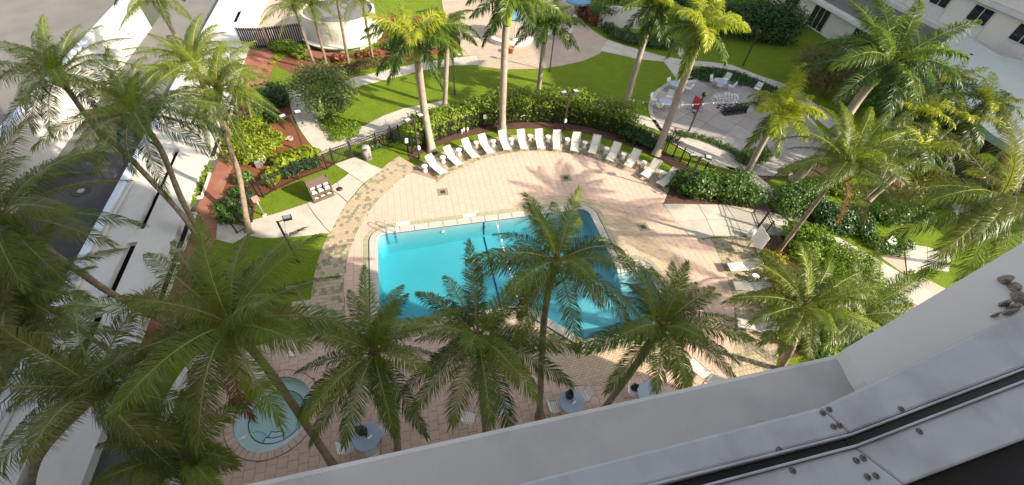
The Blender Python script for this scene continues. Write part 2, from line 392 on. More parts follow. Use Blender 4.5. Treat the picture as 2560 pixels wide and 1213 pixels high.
POOL_C = [(-3.25, 12.15, .35), (-3.25, 18.85, .55), (10.65, 18.85, .75), (10.65, 13.6, .0), (12.45, 13.6, .6), (12.45, 10.7, .9), (10.9, 9.4, .8), (7.1, 9.4, .35), (4.53, 12.15, .3)]
POOL = fillet(POOL_C)
POOL_O = offset(POOL, .48); RING_O = offset(POOL, .78)
SPA_C = (-7.93, 8.75); SPA = circle(SPA_C, 1.69, 56)[::-1]; SPA_O = circle(SPA_C, 2.0, 56)[::-1]
LAWN = [(-13.0, -1.0), (60, -1.0), (60, 75), (-13.0, 75)]
sheet('ground', [(-500, -500), (500, -500), (500, 500), (-500, 500)], 0.0, M['land'], holes=[LAWN])
sheet('lawn', LAWN, 0.0, M['grass'], holes=[POOL_O, SPA_O])

# signed distance helpers (negative inside)
def sd_circ(c, r): return lambda p: np.hypot(p[..., 0] - c[0], p[..., 1] - c[1]) - r
def sd_poly(poly):
    V = np.array([q[:2] for q in poly]); Wn = np.roll(V, -1, 0)
    def f(p):
        p = np.asarray(p, float); q = p[..., None, :]
        e = Wn - V; ww = q - V
        t = np.clip((ww * e).sum(-1) / (e * e).sum(-1), 0, 1); d = np.hypot(*np.moveaxis(ww - e * t[..., None], -1, 0)).min(-1)
        c1 = (q[..., 1] >= V[:, 1]) != (q[..., 1] >= Wn[:, 1])
        xs = V[:, 0] + (q[..., 1] - V[:, 1]) / np.where(e[:, 1] == 0, 1e-9, e[:, 1]) * e[:, 0]
        ins = ((c1 & (q[..., 0] < xs)).sum(-1) % 2) == 1
        return np.where(ins, -d, d)
    return f
def inter(*f): return lambda p: np.maximum.reduce([g(p) for g in f])
def minus(f, g): return lambda p: np.maximum(f(p), -g(p))
def clip_half(poly, c, n):
    out = []; k = len(poly)
    for i in range(k):
        a, b = poly[i], poly[(i + 1) % k]; da, db = (a - c) @ n, (b - c) @ n
        if da <= 0: out.append(a)
        if da * db < 0: out.append(a + (b - a) * da / (da - db))
    return out
def cells(sdf, bounds, w, h, along='x', stagger=.5, gap=.009, org=(0, 0), rot=0.0, minfrac=.12):
    """running-bond cells clipped to a region; returns list of (polygon, whole?)"""
    x0, y0, x1, y1 = bounds; res = []; cr, sr = math.cos(rot), math.sin(rot)
    Rm = np.array([[cr, -sr], [sr, cr]])
    cand = []
    nj = int((y1 - y0) / h) + 1; ni = int((x1 - x0) / w) + 2
    for j in range(nj):
        for i in range(-1, ni):
            if along == 'x': cx, cy = x0 + (i + (stagger * (j % 2))) * w, y0 + j * h
            else: cx, cy = x0 + i * w, y0 + (j + stagger * (i % 2)) * h
            cand.append((cx, cy))
    cand = (np.array(cand) - np.array(org)) @ Rm.T + np.array(org)
    d = sdf(cand); rad = math.hypot(w, h) / 2
    q = np.array([(-1, -1), (1, -1), (1, 1), (-1, 1)]) * np.array([(w - gap) / 2, (h - gap) / 2])
    q = q @ Rm.T
    for c, dd in zip(cand, d):
        if dd > rad: continue
        poly = [c + k for k in q]
        if dd < -rad: res.append((poly, True)); continue
        e = .02
        for _ in range(2):
            cc = sum(poly) / len(poly); d0 = float(sdf(cc[None])[0])
            if d0 < -rad: break
            g = np.array([float(sdf((cc + [e, 0])[None])[0]) - float(sdf((cc - [e, 0])[None])[0]), float(sdf((cc + [0, e])[None])[0]) - float(sdf((cc - [0, e])[None])[0])])
            n = unit(g); poly = clip_half(poly, cc - n * (d0 + gap / 2), n)
            if len(poly) < 3: break
        if len(poly) >= 3:
            a = abs(sum(poly[i][0] * poly[(i + 1) % len(poly)][1] - poly[(i + 1) % len(poly)][0] * poly[i][1] for i in range(len(poly)))) / 2
            if a > w * h * minfrac: res.append((poly, False))
    return res
def pave(name, cl, mats, parent, z0=.004, z1=.03, pick=None, kind='stuff', jit=.003):
    mbs = MB()
    for poly, _ in cl: mbs.prism(poly, z0, z1 + rnd.uniform(-jit, jit), m=0 if pick is None else pick(poly), inset=.004)
    return mbs.build(name, mats, parent, kind)

# --- deck outlines
C1, R1 = np.array([7.0, 15.26]), 12.09
C2, R2 = np.array([8.53, 14.89]), 15.31
C3, R3 = np.array([7.52, 15.74]), 9.86
C4, R4 = np.array([7.2, 15.57]), 12.2
tip, tipr = at(1003, 394)[:2], at(1040, 416)[:2]
def arc_pts(c, r, p_from, p_to, n=24):
    a0 = math.atan2(p_from[1] - c[1], p_from[0] - c[0]); a1 = math.atan2(p_to[1] - c[1], p_to[0] - c[0])
    da = (a1 - a0 + math.pi) % (2 * math.pi) - math.pi
    return [(c[0] + r * math.cos(a0 + da * i / n), c[1] + r * math.sin(a0 + da * i / n)) for i in range(n + 1)]
band_in = arc_pts(C1, R1, at(1029, 432), (-5.0, 13.3))
band_out = arc_pts(C2, R2, tip, (-6.75, 13.1))
BAND = sd_poly(band_out + [(-6.75, 12.2), (-5.0, 11.6)] + band_in[::-1] + [tuple(tipr)])
l_left, l_right = at(1097, 453.6)[:2], at(1672, 485)[:2]
strip_in = arc_pts(C3, R3, l_left, l_right, 30)
strip_out = arc_pts(C4, R4, at(1068, 405), at(1690, 440), 30)
STRIP = sd_poly(strip_out + strip_in[::-1])
conc_r = pts([(1658, 511), (1720, 588), (1752, 599)])
BANDR_P = [(17.75, 14.75)] + pts([(1848, 592), (1882, 596), (1890, 640)]) + [(19.7, 11.3), (18.9, 9.2), (16.9, 6.5), (14.6, 4.3), (12.6, 4.9), (15.0, 7.6), (16.6, 10.2), (17.3, 12.6)]
BANDR = sd_poly(BANDR_P)
WALLC = pts([(541, 905), (505, 940), (475, 985), (452, 1035), (440, 1090), (438, 1140), (450, 1180), (473, 1213)])
pink_out = [tuple(at(1029, 432)[:2])] + band_in[1:] + [(-5.0, 11.6), (-6.75, 12.2)] + [tuple(at(697, 848)[:2]), tuple(at(600, 880)[:2])] + WALLC + [(-11.0, .2), (14.6, .2), (14.6, 4.3), (12.6, 4.9), (15.0, 7.6), (16.6, 10.2), (17.3, 12.6), (17.75, 14.75)] + conc_r[::-1] + strip_in[::-1]
TAN = sd_circ((7.88, 13.65), 6.75)
ringf = sd_poly(RING_O); spaf = sd_circ(SPA_C, 2.02)
PINK = minus(minus(minus(sd_poly(pink_out), TAN), ringf), spaf)
TANF = minus(inter(TAN, sd_poly(pink_out)), ringf)
deck = sheet('pool_deck', [tuple(tip)] + band_out[1:] + [tuple(at(697, 848)[:2]), tuple(at(600, 880)[:2])] + WALLC + [(-11.0, .2), (14.6, .2)] + [BANDR_P[7], BANDR_P[6], BANDR_P[5], BANDR_P[4]] + [BANDR_P[3], BANDR_P[2], BANDR_P[1], BANDR_P[0]] + conc_r[::-1] + strip_out[::-1] + [tuple(tipr)], .004, M['joint'], holes=[POOL_O, SPA_O])
pk_cells = cells(PINK, (-11.5, .2, 17.8, 26), .42, .42, along='y')
whole = []
for poly, full in pk_cells:
    c = sum(poly) / len(poly); px, py = proj((c[0], c[1], .03))
    led = 1213 - (px - 620) * .2275
    ok = full and 0 < px < 2560 and 0 < py < min(1205, led - 4)
    whole.append((c[0] ** 2 + c[1] ** 2 if ok else 1e9))
order = np.argsort(whole)[:295]; sel = set(int(i) for i in order if whole[int(i)] < 1e8)
pave('paver_field', [c for i, c in enumerate(pk_cells) if i not in sel], M['pink'], deck)
pv = []
for k in range(4):
    b = MB(); s = .204 + .001 * k; b.prism([(-s, -s), (s, -s), (s, s), (-s, s)], 0, .024 + .002 * k, inset=.004)
    o = b.build('paver', M['pink_obj'], deck); pv.append(o)
for n, i in enumerate(sorted(sel)):
    c = sum(pk_cells[i][0]) / 4
    o = pv[n] if n < 4 else pv[rnd.randrange(4)].copy()
    if n >= 4: COL.objects.link(o); o.parent = deck
    o.location = (c[0], c[1], .004)
pave('golden_brick_field', cells(TANF, (1, 6.5, 15, 20.6), .24, .12, along='x', gap=.01), M['tan'], deck, z1=.028)
def green_pick(th): return lambda p: 1 if rnd.random() < th else 0
pave('band_pavers', cells(BAND, (-7.3, 11.5, 0.5, 27.6), .23, .23, along='x', gap=.012), [M['cream'], M['green_paver']], deck, pick=green_pick(.24))
pave('lounger_strip_pavers', cells(STRIP, (0, 19, 19, 28.2), .23, .23, along='x', gap=.012), [M['cream'], M['green_paver']], deck, pick=green_pick(.4))
pave('right_band_pavers', cells(BANDR, (12, 4, 21, 15.5), .23, .23, along='x', gap=.012), [M['cream'], M['green_paver']], deck, pick=green_pick(.24))

# --- swimming pool
pool = thing('swimming_pool', 'turquoise L-shaped swimming pool with pale coping and steps at its right side', 'pool')
b = MB()
fl = POOL; k = len(fl)
for i in range(k):
    a, c = fl[i], fl[(i + 1) % k]
    b.add([(a[0], a[1], .03), (c[0], c[1], .03), (c[0], c[1], -2.05), (a[0], a[1], -2.05)], [[0, 1, 2, 3]])
b.build('pool_wall', M['plaster'], pool)
pf = sheet('pool_floor', fl, -1.35, M['plaster'], kind=None, parent=pool)
fz = lambda x: -1.95 + .9 * (x + 3.25) / 14.0
for v in pf.data.vertices: v.co.z = fz(v.co.x)
b = MB()                                       # tile line round the water's edge
for i in range(k):
    a, c = offset(fl, -.006)[i], offset(fl, -.006)[(i + 1) % k]
    b.add([(a[0], a[1], -.02), (c[0], c[1], -.02), (c[0], c[1], -.1), (a[0], a[1], -.1)], [[0, 1, 2, 3]])
b.build('waterline_tile', M['poolline'], pool)
def water_body(outline, z0, z1, m, parent):
    b = MB(); P = [tuple(p) for p in outline]; A = sum(P[i][0] * P[i - 1][1] - P[i - 1][0] * P[i][1] for i in range(len(P)))
    if A > 0: P = P[::-1]
    k = len(P); bm = bmesh.new(); lo = [bm.verts.new((*p, z0)) for p in P]; hi = [bm.verts.new((*p, z1)) for p in P]
    for vs in (lo, hi):
        es = [bm.edges.new((vs[i], vs[(i + 1) % k])) for i in range(k)]; bmesh.ops.triangle_fill(bm, use_beauty=True, use_dissolve=False, edges=es)
    for i in range(k): bm.faces.new((lo[i], lo[(i + 1) % k], hi[(i + 1) % k], hi[i]))
    bmesh.ops.recalc_face_normals(bm, faces=bm.faces)
    me = bpy.data.meshes.new('water'); bm.to_mesh(me); bm.free(); me.materials.append(m); o = bpy.data.objects.new('water', me); COL.objects.link(o); o.parent = parent; return o
wb = water_body(offset(fl, -.012), -1.36, -.09, M['water'], pool)
for v in wb.data.vertices:
    if v.co.z < -1: v.co.z = fz(v.co.x) - .01
xl = at(1222, 640, -1.35)[0]
b = MB(); b.box((xl, 15.5, fz(xl) + .006), (.11, 6.65, .012)); b.box((xl, 18.842, -.72), (.11, .004, 1.2)); b.build('lane_line', M['poolline'], pool)
b = MB(); lx = at(1107, 580, -.5)
b.lathe([(.16, 0), (.16, .02), (.11, .025)], n=20); o = b.build('pool_light', M['coping'], pool); o.rotation_euler = (R(90), 0, 0); o.location = (lx[0], 18.84, -.5)
b = MB(); b.lathe([(.1, 0), (.1, .012)], n=18); l2 = b.build('lens', M['white'], o); l2.location = (0, 0, .026)
for i in range(6):                             # steps of the alcove
    y1 = 13.59 - i * .33; zt = -.12 - .2 * i
    b = MB(); b.box((11.56, y1 - .165, (zt - 1.35) / 2), (1.72, .326, 1.35 + zt), m=0); b.box((11.56, y1 - .31, zt + .003), (1.72, .03, .004), m=1)
    b.build('step', [M['white'] if i == 0 else M['plaster'], M['poolline']], pool)
# coping stones, one by one along the edge
tot = 0; segs = []
PO, PI = [np.array(p) for p in POOL_O], [np.array(p) for p in POOL]
b = MB(); cop = 0
def ring_stones(inner, outer, step, z0, z1, m, name, lip=.0):
    P = [np.array(p) for p in inner]; Q = [np.array(p) for p in outer]; k = len(P); out = []
    for i in range(k):
        a, c, d, e = P[i], P[(i + 1) % k], Q[(i + 1) % k], Q[i]; L = max(np.linalg.norm(c - a), np.linalg.norm(d - e)); n = max(1, int(round(L / step)))
        for j in range(n):
            t0, t1 = j / n, (j + 1) / n; g = .004 / max(L, .01)
            if n == 1 and L < .15: g = 0
            out.append([a + (c - a) * (t0 + g), a + (c - a) * (t1 - g), e + (d - e) * (t1 - g), e + (d - e) * (t0 + g)])
    return out
stones = ring_stones(offset(POOL, -.03), offset(POOL, .42), .9, 0, 0, None, None)
for s in stones: MB().prism(s, -.02, .075, inset=.015).build('coping_stone', M['coping'], pool)
b = MB()
for s in ring_stones(offset(POOL, .42), offset(POOL, .48), 30, 0, 0, None, None): b.prism(s, -.06, -.01)
b.build('gutter', M['poolline'], pool)  # dark strip, the shade of the groove is put into its colour
b = MB()
for s in ring_stones(offset(POOL, .49), offset(POOL, .775), .12, 0, 0, None, None): b.prism(s, .0, .034, inset=.003)
b.build('edge_tiles', M['ringtile'], pool, 'stuff')

# depth / warning tiles with their lettering
def text_obj(name, body, size, mat_, parent, loc, rot, align='CENTER', ext=.002):
    cu = bpy.data.curves.new(name, 'FONT'); cu.body = body; cu.size = size; cu.align_x = align; cu.align_y = 'CENTER'; cu.extrude = ext; cu.resolution_u = 2
    o = bpy.data.objects.new(name, cu); COL.objects.link(o)
    dg = bpy.context.evaluated_depsgraph_get(); me = bpy.data.meshes.new_from_object(o.evaluated_get(dg))
    bpy.data.objects.remove(o); me.materials.clear(); me.materials.append(mat_)
    o = bpy.data.objects.new(name, me); COL.objects.link(o); o.parent = parent; o.location = loc; o.rotation_euler = rot
    return o
for (px, py), rz, L, lab in (((1009, 572), 0, .85, 'white NO DIVING marker tiles beside the ladder on the far pool edge'), ((1176, 550), 0, .85, 'white NO DIVING marker tiles in the middle of the far pool edge'), ((926.5, 700), math.pi / 2, 1.15, 'white NO DIVING marker tiles on the left pool edge')):
    p = at(px, py, .04)
    if rz == 0: p[1] = 19.49
    else: p[0] = -3.89
    t = thing('warning_tile', lab, 'marker tile', (p[0], p[1], .034), rz, 'warning tiles round the pool')
    for i in range(6):
        MB().box((-L / 2 + L / 12 + i * L / 6, 0, .006), (L / 6 - .006, .27, .012)).build('tile', M['white'], t)
    text_obj('lettering', 'NO DIVING', L / 5.6, M['black'], t, (0, 0, .0135), (0, 0, 0))

# lane rope with floats
rx = at(1250, 590, -.07)[0]; y0r, y1r = 12.3, 18.8
rope = thing('lane_rope', 'white float rope stretched across the turquoise pool', 'rope', (rx, y0r, -.07))
b = MB(); b.tube([(0, i * (y1r - y0r) / 12, -.015 * math.sin(math.pi * i / 12)) for i in range(13)], .011, 5); b.build('cord', M['white'], rope)
for y in (18.3, 17.1, 16.5, 16.25, 14.9, 14.3, 13.2, 12.8):
    b = MB(); b.lathe([(.02, -.11), (.075, -.06), (.085, 0), (.075, .06), (.02, .11)], n=10); o = b.build('float', M['white'], rope); o.rotation_euler = (R(90), 0, 0); o.location = (0, y - y0r, 0)

# ladder
lp = at(968, 578, .05); lad = thing('pool_ladder', 'stainless steel ladder at the far left corner of the pool', 'ladder', (lp[0], 18.95, .05))
for s in (0, .5):
    b = MB(); P = [(s, .3, 0), (s, .3, .62), (s, .26, .76), (s, .12, .84), (s, 0, .78), (s, -.12, .55), (s, -.16, 0), (s, -.17, -1.0)]
    b.tube(smooth_loop(P, 4, False), .024, 8); b.build('rail', M['steel'], lad)
for i in range(3):
    MB().box((.25, -.15, -.28 - .26 * i), (.5, .09, .035)).build('tread', M['plaster_deep'], lad)
# grab rail over the steps
gp = at(1560, 660, 0)
gr = thing('grab_rail', 'bent stainless handrail over the pool steps', 'handrail', (11.35, 14.2, 0))
b = MB(); b.tube(smooth_loop([(0, .15, 0), (0, .12, .75), (0, -.05, .9), (0, -.35, .8), (0, -1.5, .25), (0, -1.75, .02), (0, -1.62, -.6)], 4, False), .023, 8); b.build('rail', M['steel'], gr)

# --- hot tub
spa = thing('hot_tub', 'round blue green hot tub sunk in the paving at the lower left', 'hot tub', (SPA_C[0], SPA_C[1], 0))
b = MB(); b.lathe([(1.69, .03), (1.69, -.45), (1.22, -.46), (1.2, -.95), (0.001, -.951)], n=56, cap=False, smooth=False); b.build('basin', M['spa'], spa)
b = MB()
for r, z in ((1.2, -.45),): b.lathe([(r - .02, z - .005), (r - .02, z + .006), (r + .02, z + .006)], n=56, cap=False)
b.build('seat_edge', M['poolline'], spa)
b = MB(); b.lathe([(1.688, -.03), (1.68, -.03), (1.68, -.14)], n=56, cap=False); b.build('waterline_tile', M['poolline'], spa)
for s in ring_stones(circle((0, 0), 1.66, 40)[::-1], circle((0, 0), 2.0, 40)[::-1], .9, 0, 0, None, None): MB().prism(s, -.02, .045, inset=.012).build('coping_stone', M['pink_obj'], spa)
water_body(circle((0, 0), 1.675, 56), -.96, -.08, M['spawater'], spa)
for i, (r0, r1, z) in enumerate(((1.2, .9, -.62), (.9, .6, -.78))):
    b = MB(); o1 = circle((0, 0), r0 - .01, 9, R(-118), R(-72)); o2 = circle((0, 0), r1, 9, R(-118), R(-72))[::-1]
    b.prism(o1 + o2, -.95, z, m=0); b.tube([(p[0], p[1], z + .004) for p in o2], .02, 4, m=1); b.tube([(o1[0][0], o1[0][1], z + .004), (o2[-1][0], o2[-1][1], z + .004)], .02, 4, m=1); b.tube([(o1[-1][0], o1[-1][1], z + .004), (o2[0][0], o2[0][1], z + .004)], .02, 4, m=1); b.build('step', [M['spa'], M['poolline']], spa)
p0, p1 = at(600, 1113, .5), at(645, 1080, .25)
b = MB(); b.tube(smooth_loop([(p0[0] - SPA_C[0], p0[1] - SPA_C[1], 0), (p0[0] - SPA_C[0] + .02, p0[1] - SPA_C[1], .7), (p0[0] - SPA_C[0] + .2, p0[1] - SPA_C[1] + .15, .82), (p1[0] - SPA_C[0], p1[1] - SPA_C[1], .3), (p1[0] - SPA_C[0] + .1, p1[1] - SPA_C[1] + .05, -.4)], 4, False), .024, 8); b.build('handrail', M['steel'], spa)
# curved white wall round the tub
b = MB(); Wl = smooth_loop(WALLC, 4, False); Wv = [np.array(p) for p in Wl]
cw = np.array(SPA_C); inn = Wv; out = [p + unit(p - cw) * .28 for p in Wv]
b.prism(inn + out[::-1], 0, .95)
wl = b.build('curved_wall', M['stucco'], None); tag(wl, 'low white curved wall behind the hot tub', 'wall')

# deck drains
for (px, py), lab in (((1107, 480), 'square floor drain on the pink paving nearest the ladder'), ((1415, 445), 'square floor drain below the middle of the lounger row'), ((1608, 567), 'square floor drain on the golden paving right of the pool')):
    p = at(px, py, .03); t = thing('deck_drain', lab, 'drain', (p[0], p[1], .03), 0, 'square drains in the deck')
    b = MB(); s = .36
    for i in range(4):
        a = [(-s, -s), (s, -s), (s, s), (-s, s)]; c = [(-.17, -.17), (.17, -.17), (.17, .17), (-.17, .17)]; j = (i + 1) % 4
        b.prism([a[i], a[j], c[j], c[i]], 0, .012)
    b.build('surround', M['green_paver'], t)
    b = MB(); b.box((0, 0, .004), (.33, .33, .006), m=1)
    for i in range(7): b.box((-.135 + .045 * i, 0, .01), (.022, .32, .008), m=0)
    b.build('grate', [M['brown'], M['dark']], t)

# ------------------------------------------------------------------ paths
def slabs(root, polys, m=None, z0=.004, z1=.045, nm='slab'):
    for p in polys: MB().prism(p, z0, z1, inset=.008).build(nm, m or M['concrete_obj'], root)
def structure(name, kind='structure'):
    o = bpy.data.objects.new(name, None); COL.objects.link(o); o['kind'] = kind; return o
walk = structure('pool_walk')
slabs(walk, [pts(q) for q in (
    [(837, 412), (889, 393), (921, 409), (872, 434)], [(873, 435), (922, 410), (957, 424), (933, 440), (908, 458)],
    [(872, 435.5), (907, 458.5), (868, 505), (849, 488), (822, 470), (846, 455)],
    [(821, 471), (848, 489), (867, 506), (847, 540), (826, 581), (816, 572), (790, 541), (768, 509), (795, 491)],
    [(767, 509.5), (789, 542), (815, 573), (825, 583), (780, 588), (716, 594), (711, 545), (735, 520)],
    [(734, 520.5), (710, 546), (715, 595), (655, 596), (618, 590), (622, 566), (634, 551), (700, 532)],
    [(617, 590), (621, 567), (575, 560), (545, 556), (540, 600), (580, 610)])])
# right slab by the gate
walk2 = structure('gate_walk')
slabs(walk2, [pts(q) for q in (
    [(1658, 511), (1700, 511), (1744, 512), (1766, 550), (1722, 552), (1690, 555)], [(1691, 556), (1722, 553), (1766, 551), (1785, 592), (1752, 598), (1722, 588)],
    [(1745, 512), (1812, 513), (1838, 552), (1767, 550)], [(1767, 551), (1838, 553), (1856, 590), (1786, 592)],
    [(1813, 513), (1882, 524), (1897, 560), (1839, 552)], [(1839, 553), (1897, 561), (1906, 588), (1857, 590)],
    [(1883, 524), (1945, 535), (1990, 560), (1985, 590), (1907, 588)])])
walk3 = structure('right_path')
slabs(walk3, [pts(q) for q in ([(2010, 560), (2062, 577), (2066, 612), (2000, 596)], [(2063, 578), (2168, 634), (2190, 660), (2150, 660), (2067, 613)], [(2169, 635), (2262, 690), (2250, 740), (2190, 700), (2150, 661)], [(2263, 690), (2330, 735), (2310, 775), (2251, 741)], [(2260, 610), (2316, 618), (2318, 672), (2268, 690)], [(2317, 618), (2380, 640), (2370, 680), (2319, 672)])])
rp = sheet('brick_corner', pts([(2196, 640), (2259, 634), (2266, 690)]), .02, M['plaza'])
sheet('brick_walk', pts([(2230, 760), (2300, 690), (2380, 730), (2260, 800)]), .012, M['plaza'])
# left curved path + path beside the hedge
cpath = structure('garden_path')
Lp = [(718, 228), (724, 258), (733, 290), (750, 325), (772, 357), (798, 386)]; Rp = [(760, 215), (775, 240), (783, 262), (792, 287), (812, 321), (848, 353)]
slabs(cpath, [pts([Lp[i], Lp[i + 1], Rp[i + 1], Rp[i]]) for i in range(5)])
T1 = [(848, 353), (905, 318), (960, 290), (1010, 272), (1058, 263), (1120, 250)]; B1 = [(800, 387), (920, 352), (975, 330), (1025, 300), (1062, 276), (1120, 262)]
slabs(cpath, [pts([T1[i], T1[i + 1], B1[i + 1], B1[i]]) for i in range(5)])
arcp = structure('arc_path')
CH = np.array([7.3, 15.5])
for i in range(26):
    a0, a1 = R(62 - i * 3.7), R(62 - (i + 1) * 3.7 + .05)
    r0, r1 = 16.6, 18.0
    slabs(arcp, [[CH + r * np.array([math.cos(a), math.sin(a)]) for r, a in ((r0, a0), (r1, a0), (r1, a1), (r0, a1))]])
upath = structure('upper_path')
T2 = [(840, 212), (880, 196), (940, 183), (1000, 168), (1070, 155), (1130, 146), (1192, 140)]; B2 = [(850, 235), (895, 217), (950, 203), (1010, 188), (1075, 173), (1135, 164), (1197, 163)]
slabs(upath, [pts([T2[i], T2[i + 1], B2[i + 1], B2[i]]) for i in range(6)])
T3 = [(1520, 100), (1560, 114), (1597, 125), (1654, 141), (1705, 150), (1775, 156), (1828, 163), (1893, 188), (1960, 210), (2040, 262), (2100, 310)]; B3 = [(1500, 128), (1540, 136), (1590, 148), (1660, 155), (1708, 164), (1770, 168), (1810, 166 + 10), (1880, 200), (1945, 222), (2010, 272), (2070, 322)]
npath = structure('north_path')
slabs(npath, [pts([T3[i], T3[i + 1], B3[i + 1], B3[i]]) for i in range(10)])
slabs(npath, [pts([(1660, 155.5), (1707, 164.5), (1720, 185), (1690, 196)]), pts([(1690, 196.5), (1720, 186), (1745, 203), (1708, 213), (1703, 205)]), pts([(1697, 139), (1688, 120), (1703, 117), (1713, 136), (1706, 149)])])
# plaza in the distance
pz = pts([(1145, 93), (1158, 140), (1191, 140), (1197, 166), (1260, 174), (1345, 172), (1400, 166), (1460, 152), (1500, 134), (1520, 100), (1490, 82), (1462, 60), (1440, 25), (1425, -30), (1100, -30), (1110, 40)])
plaza = sheet('plaza', pz, .006, M['joint'])
pave('plaza_bricks', cells(sd_poly(pz), (2, 33, 26, 60), .5, .25, along='x', gap=.014), M['plaza'], plaza, z1=.024)
# games patio of big turned slabs
PC, PR = np.array([27.16, 27.04]), 7.43
patio = sheet('games_patio', circle(PC, PR, 64), .006, M['joint'])
cl = cells(sd_circ(PC, PR - .35), (PC[0] - 9, PC[1] - 9, PC[0] + 9, PC[1] + 9), 1.9, 1.9, along='x', stagger=0, gap=.02, org=PC, rot=R(33))
for n, (poly, f) in enumerate(cl):
    c = (sum(poly) / len(poly) - PC) @ np.array([[math.cos(R(33)), -math.sin(R(33))], [math.sin(R(33)), math.cos(R(33))]])
    odd = (int(math.floor(c[0] / 3.8)) + int(math.floor(c[1] / 3.8))) % 2
    MB().prism(poly, .006, .04, inset=.01).build('slab', M['slate'] if odd else M['pale_stone'], patio)
b = MB()
for s in ring_stones(circle(PC, PR - .36, 40)[::-1], circle(PC, PR, 40)[::-1], .6, 0, 0, None, None): b.prism(s, .006, .045, inset=.01)
b.build('border_stones', M['concrete'], patio)
# red stamped path, beds
sheet('red_path', pts([(487, 533), (520, 455), (548, 400), (575, 340), (600, 270), (598, 215), (610, 140), (620, 128), (676, 124), (690, 150), (672, 200), (650, 235), (645, 260), (620, 330), (590, 400), (560, 470), (548, 556), (540, 600), (480, 720), (430, 860), (360, 1010), (300, 1100), (370, 800)]), .02, M['red_path'])
sheet('kiosk_path', pts([(735, 118), (800, 128), (900, 140), (950, 122), (955, 135), (905, 150), (830, 152), (770, 138)]), .02, M['red_path'])
sheet('mulch_bed', pts([(548, 556), (560, 470), (590, 400), (622, 330), (640, 270), (668, 205), (690, 235), (716, 232), (724, 262), (740, 312), (765, 352), (797, 386), (838, 410), (746, 450), (690, 476), (646, 492), (632, 552), (590, 558)]), .008, M['mulch'])
sheet('kiosk_yard', pts([(612, 120), (766, 108), (800, 70), (780, 0), (780, -40), (640, -40)]), .008, M['plaza'])
sheet('palm_bed', pts([(935, 40), (1138, 40), (1150, 118), (1080, 140), (1000, 158), (955, 150), (950, 110)]), .008, M['mulch'])
sheet('kiosk_bed', pts([(690, 160), (735, 125), (800, 148), (830, 158), (905, 156), (950, 140), (960, 150), (890, 170), (850, 190), (800, 195), (740, 190), (700, 170)]), .01, M['mulch'])
fa = [CH + r * np.array([math.cos(R(a)), math.sin(R(a))]) for r, rng in ((13.1, range(128, 2, -3)), (14.3, range(2, 128, 3))) for a in rng]
sheet('fence_bed', fa, .008, M['soil'])
sheet('shrub_bed', pts([(1672, 470), (1700, 440), (1830, 480), (1900, 505), (1950, 535), (1880, 524), (1780, 512), (1658, 511)]), .01, M['soil'])
sheet('lower_bed', pts([(1880, 610), (1910, 590), (1985, 592), (2070, 615), (2180, 670), (2240, 745), (2180, 830), (2060, 880), (1950, 900), (1930, 800), (1905, 700)]), .01, M['soil'])
sheet('patio_bed', pts([(1708, 213), (1745, 203), (1730, 178), (1775, 170), (1880, 203), (1945, 225), (1960, 240), (1900, 233), (1800, 200)]), .01, M['soil'])
sheet('right_beds', pts([(1880, 440), (1960, 420), (2060, 410), (2130, 430), (2100, 450), (1990, 440), (1900, 455)]), .012, M['soil'])

# ------------------------------------------------------------------ buildings
# parking structure on the left: flat white roof with slots, driveway, far deck wall
sheet('driveway', [(-24.5, -20), (-18.9, -20), (-18.9, 30), (-24.5, 30)], .006, M['asphalt'])  # shaded stretch of the ground, its shade put into a darker grey
sheet('sunlit_driveway', [(-24.5, 30), (-18.9, 30), (-18.9, 90), (-60, 90), (-60, 58), (-24.5, 58)], .006, M['roofgrey'])  # same ground continued, lighter grey standing in for sunlight
gar = thing('parking_garage', 'long white flat roofed garage wing with dark slot openings along the left side', 'garage', (-15, 20, 0))
GX0, GX1, GZ = -18.9, -14.5, .5
def grect(L, z=GZ):
    P = [at(x, y, z)[:2] for x, y in L]   # TL TR BR BL
    x0 = (P[0][0] + P[3][0]) / 2; x1 = (P[1][0] + P[2][0]) / 2; y1 = (P[0][1] + P[1][1]) / 2; y0 = (P[2][1] + P[3][1]) / 2
    return [(x0 + 15, y0 - 20), (x1 + 15, y0 - 20), (x1 + 15, y1 - 20), (x0 + 15, y1 - 20)]
slots = [grect(q) for q in ([(320, 608), (341, 608), (283, 744), (256, 745)], [(434, 372), (452, 374), (356, 573), (341, 573)], [(235, 786), (263, 786), (190, 925), (160, 925)], [(91, 1124), (116, 1124), (10, 1330), (-20, 1330)], [(598, 22), (612, 24), (584, 56), (573, 55)], [(520, 200), (535, 202), (480, 312), (466, 310)])]
sheet('roof', [(GX0 + 15, -24), (GX1 + 15, -24), (GX1 + 15, 42), (GX0 + 15, 42)], GZ, M['stucco'], holes=slots, kind=None, parent=gar, thick=.26)
for s in slots:                                # each slot: raised kerb on its far and left side, dark sheet below
    b = MB(); x0, x1, y0, y1 = s[0][0], s[1][0], s[0][1], s[2][1]
    b.box((x0 - .06, (y0 + y1) / 2, GZ + .03), (.12, y1 - y0 + .24, .06)); b.box(((x0 + x1) / 2, y1 + .06, GZ + .03), (x1 - x0, .12, .06))
    b.build('slot_kerb', M['stucco'], gar)
b = MB(); b.box((GX0 + 15.22, 9, GZ + .16), (.42, 66, .32), bev=.05); b.build('roof_coping', M['bluewhite'], gar)  # blue tint paints in the sky reflected on the parapet
b = MB(); b.box((GX0 + 15.55, 9, GZ + .07), (.24, 66, .14), bev=.04); b.build('roof_step', M['stucco'], gar)
b = MB(); b.box((GX1 + 14.85, 9, .11), (.22, 66, .2)); b.box((GX0 + 15.12, 9, .11), (.22, 66, .2), m=1); b.build('wall', [M['stucco2'], M['stucco2']], gar)
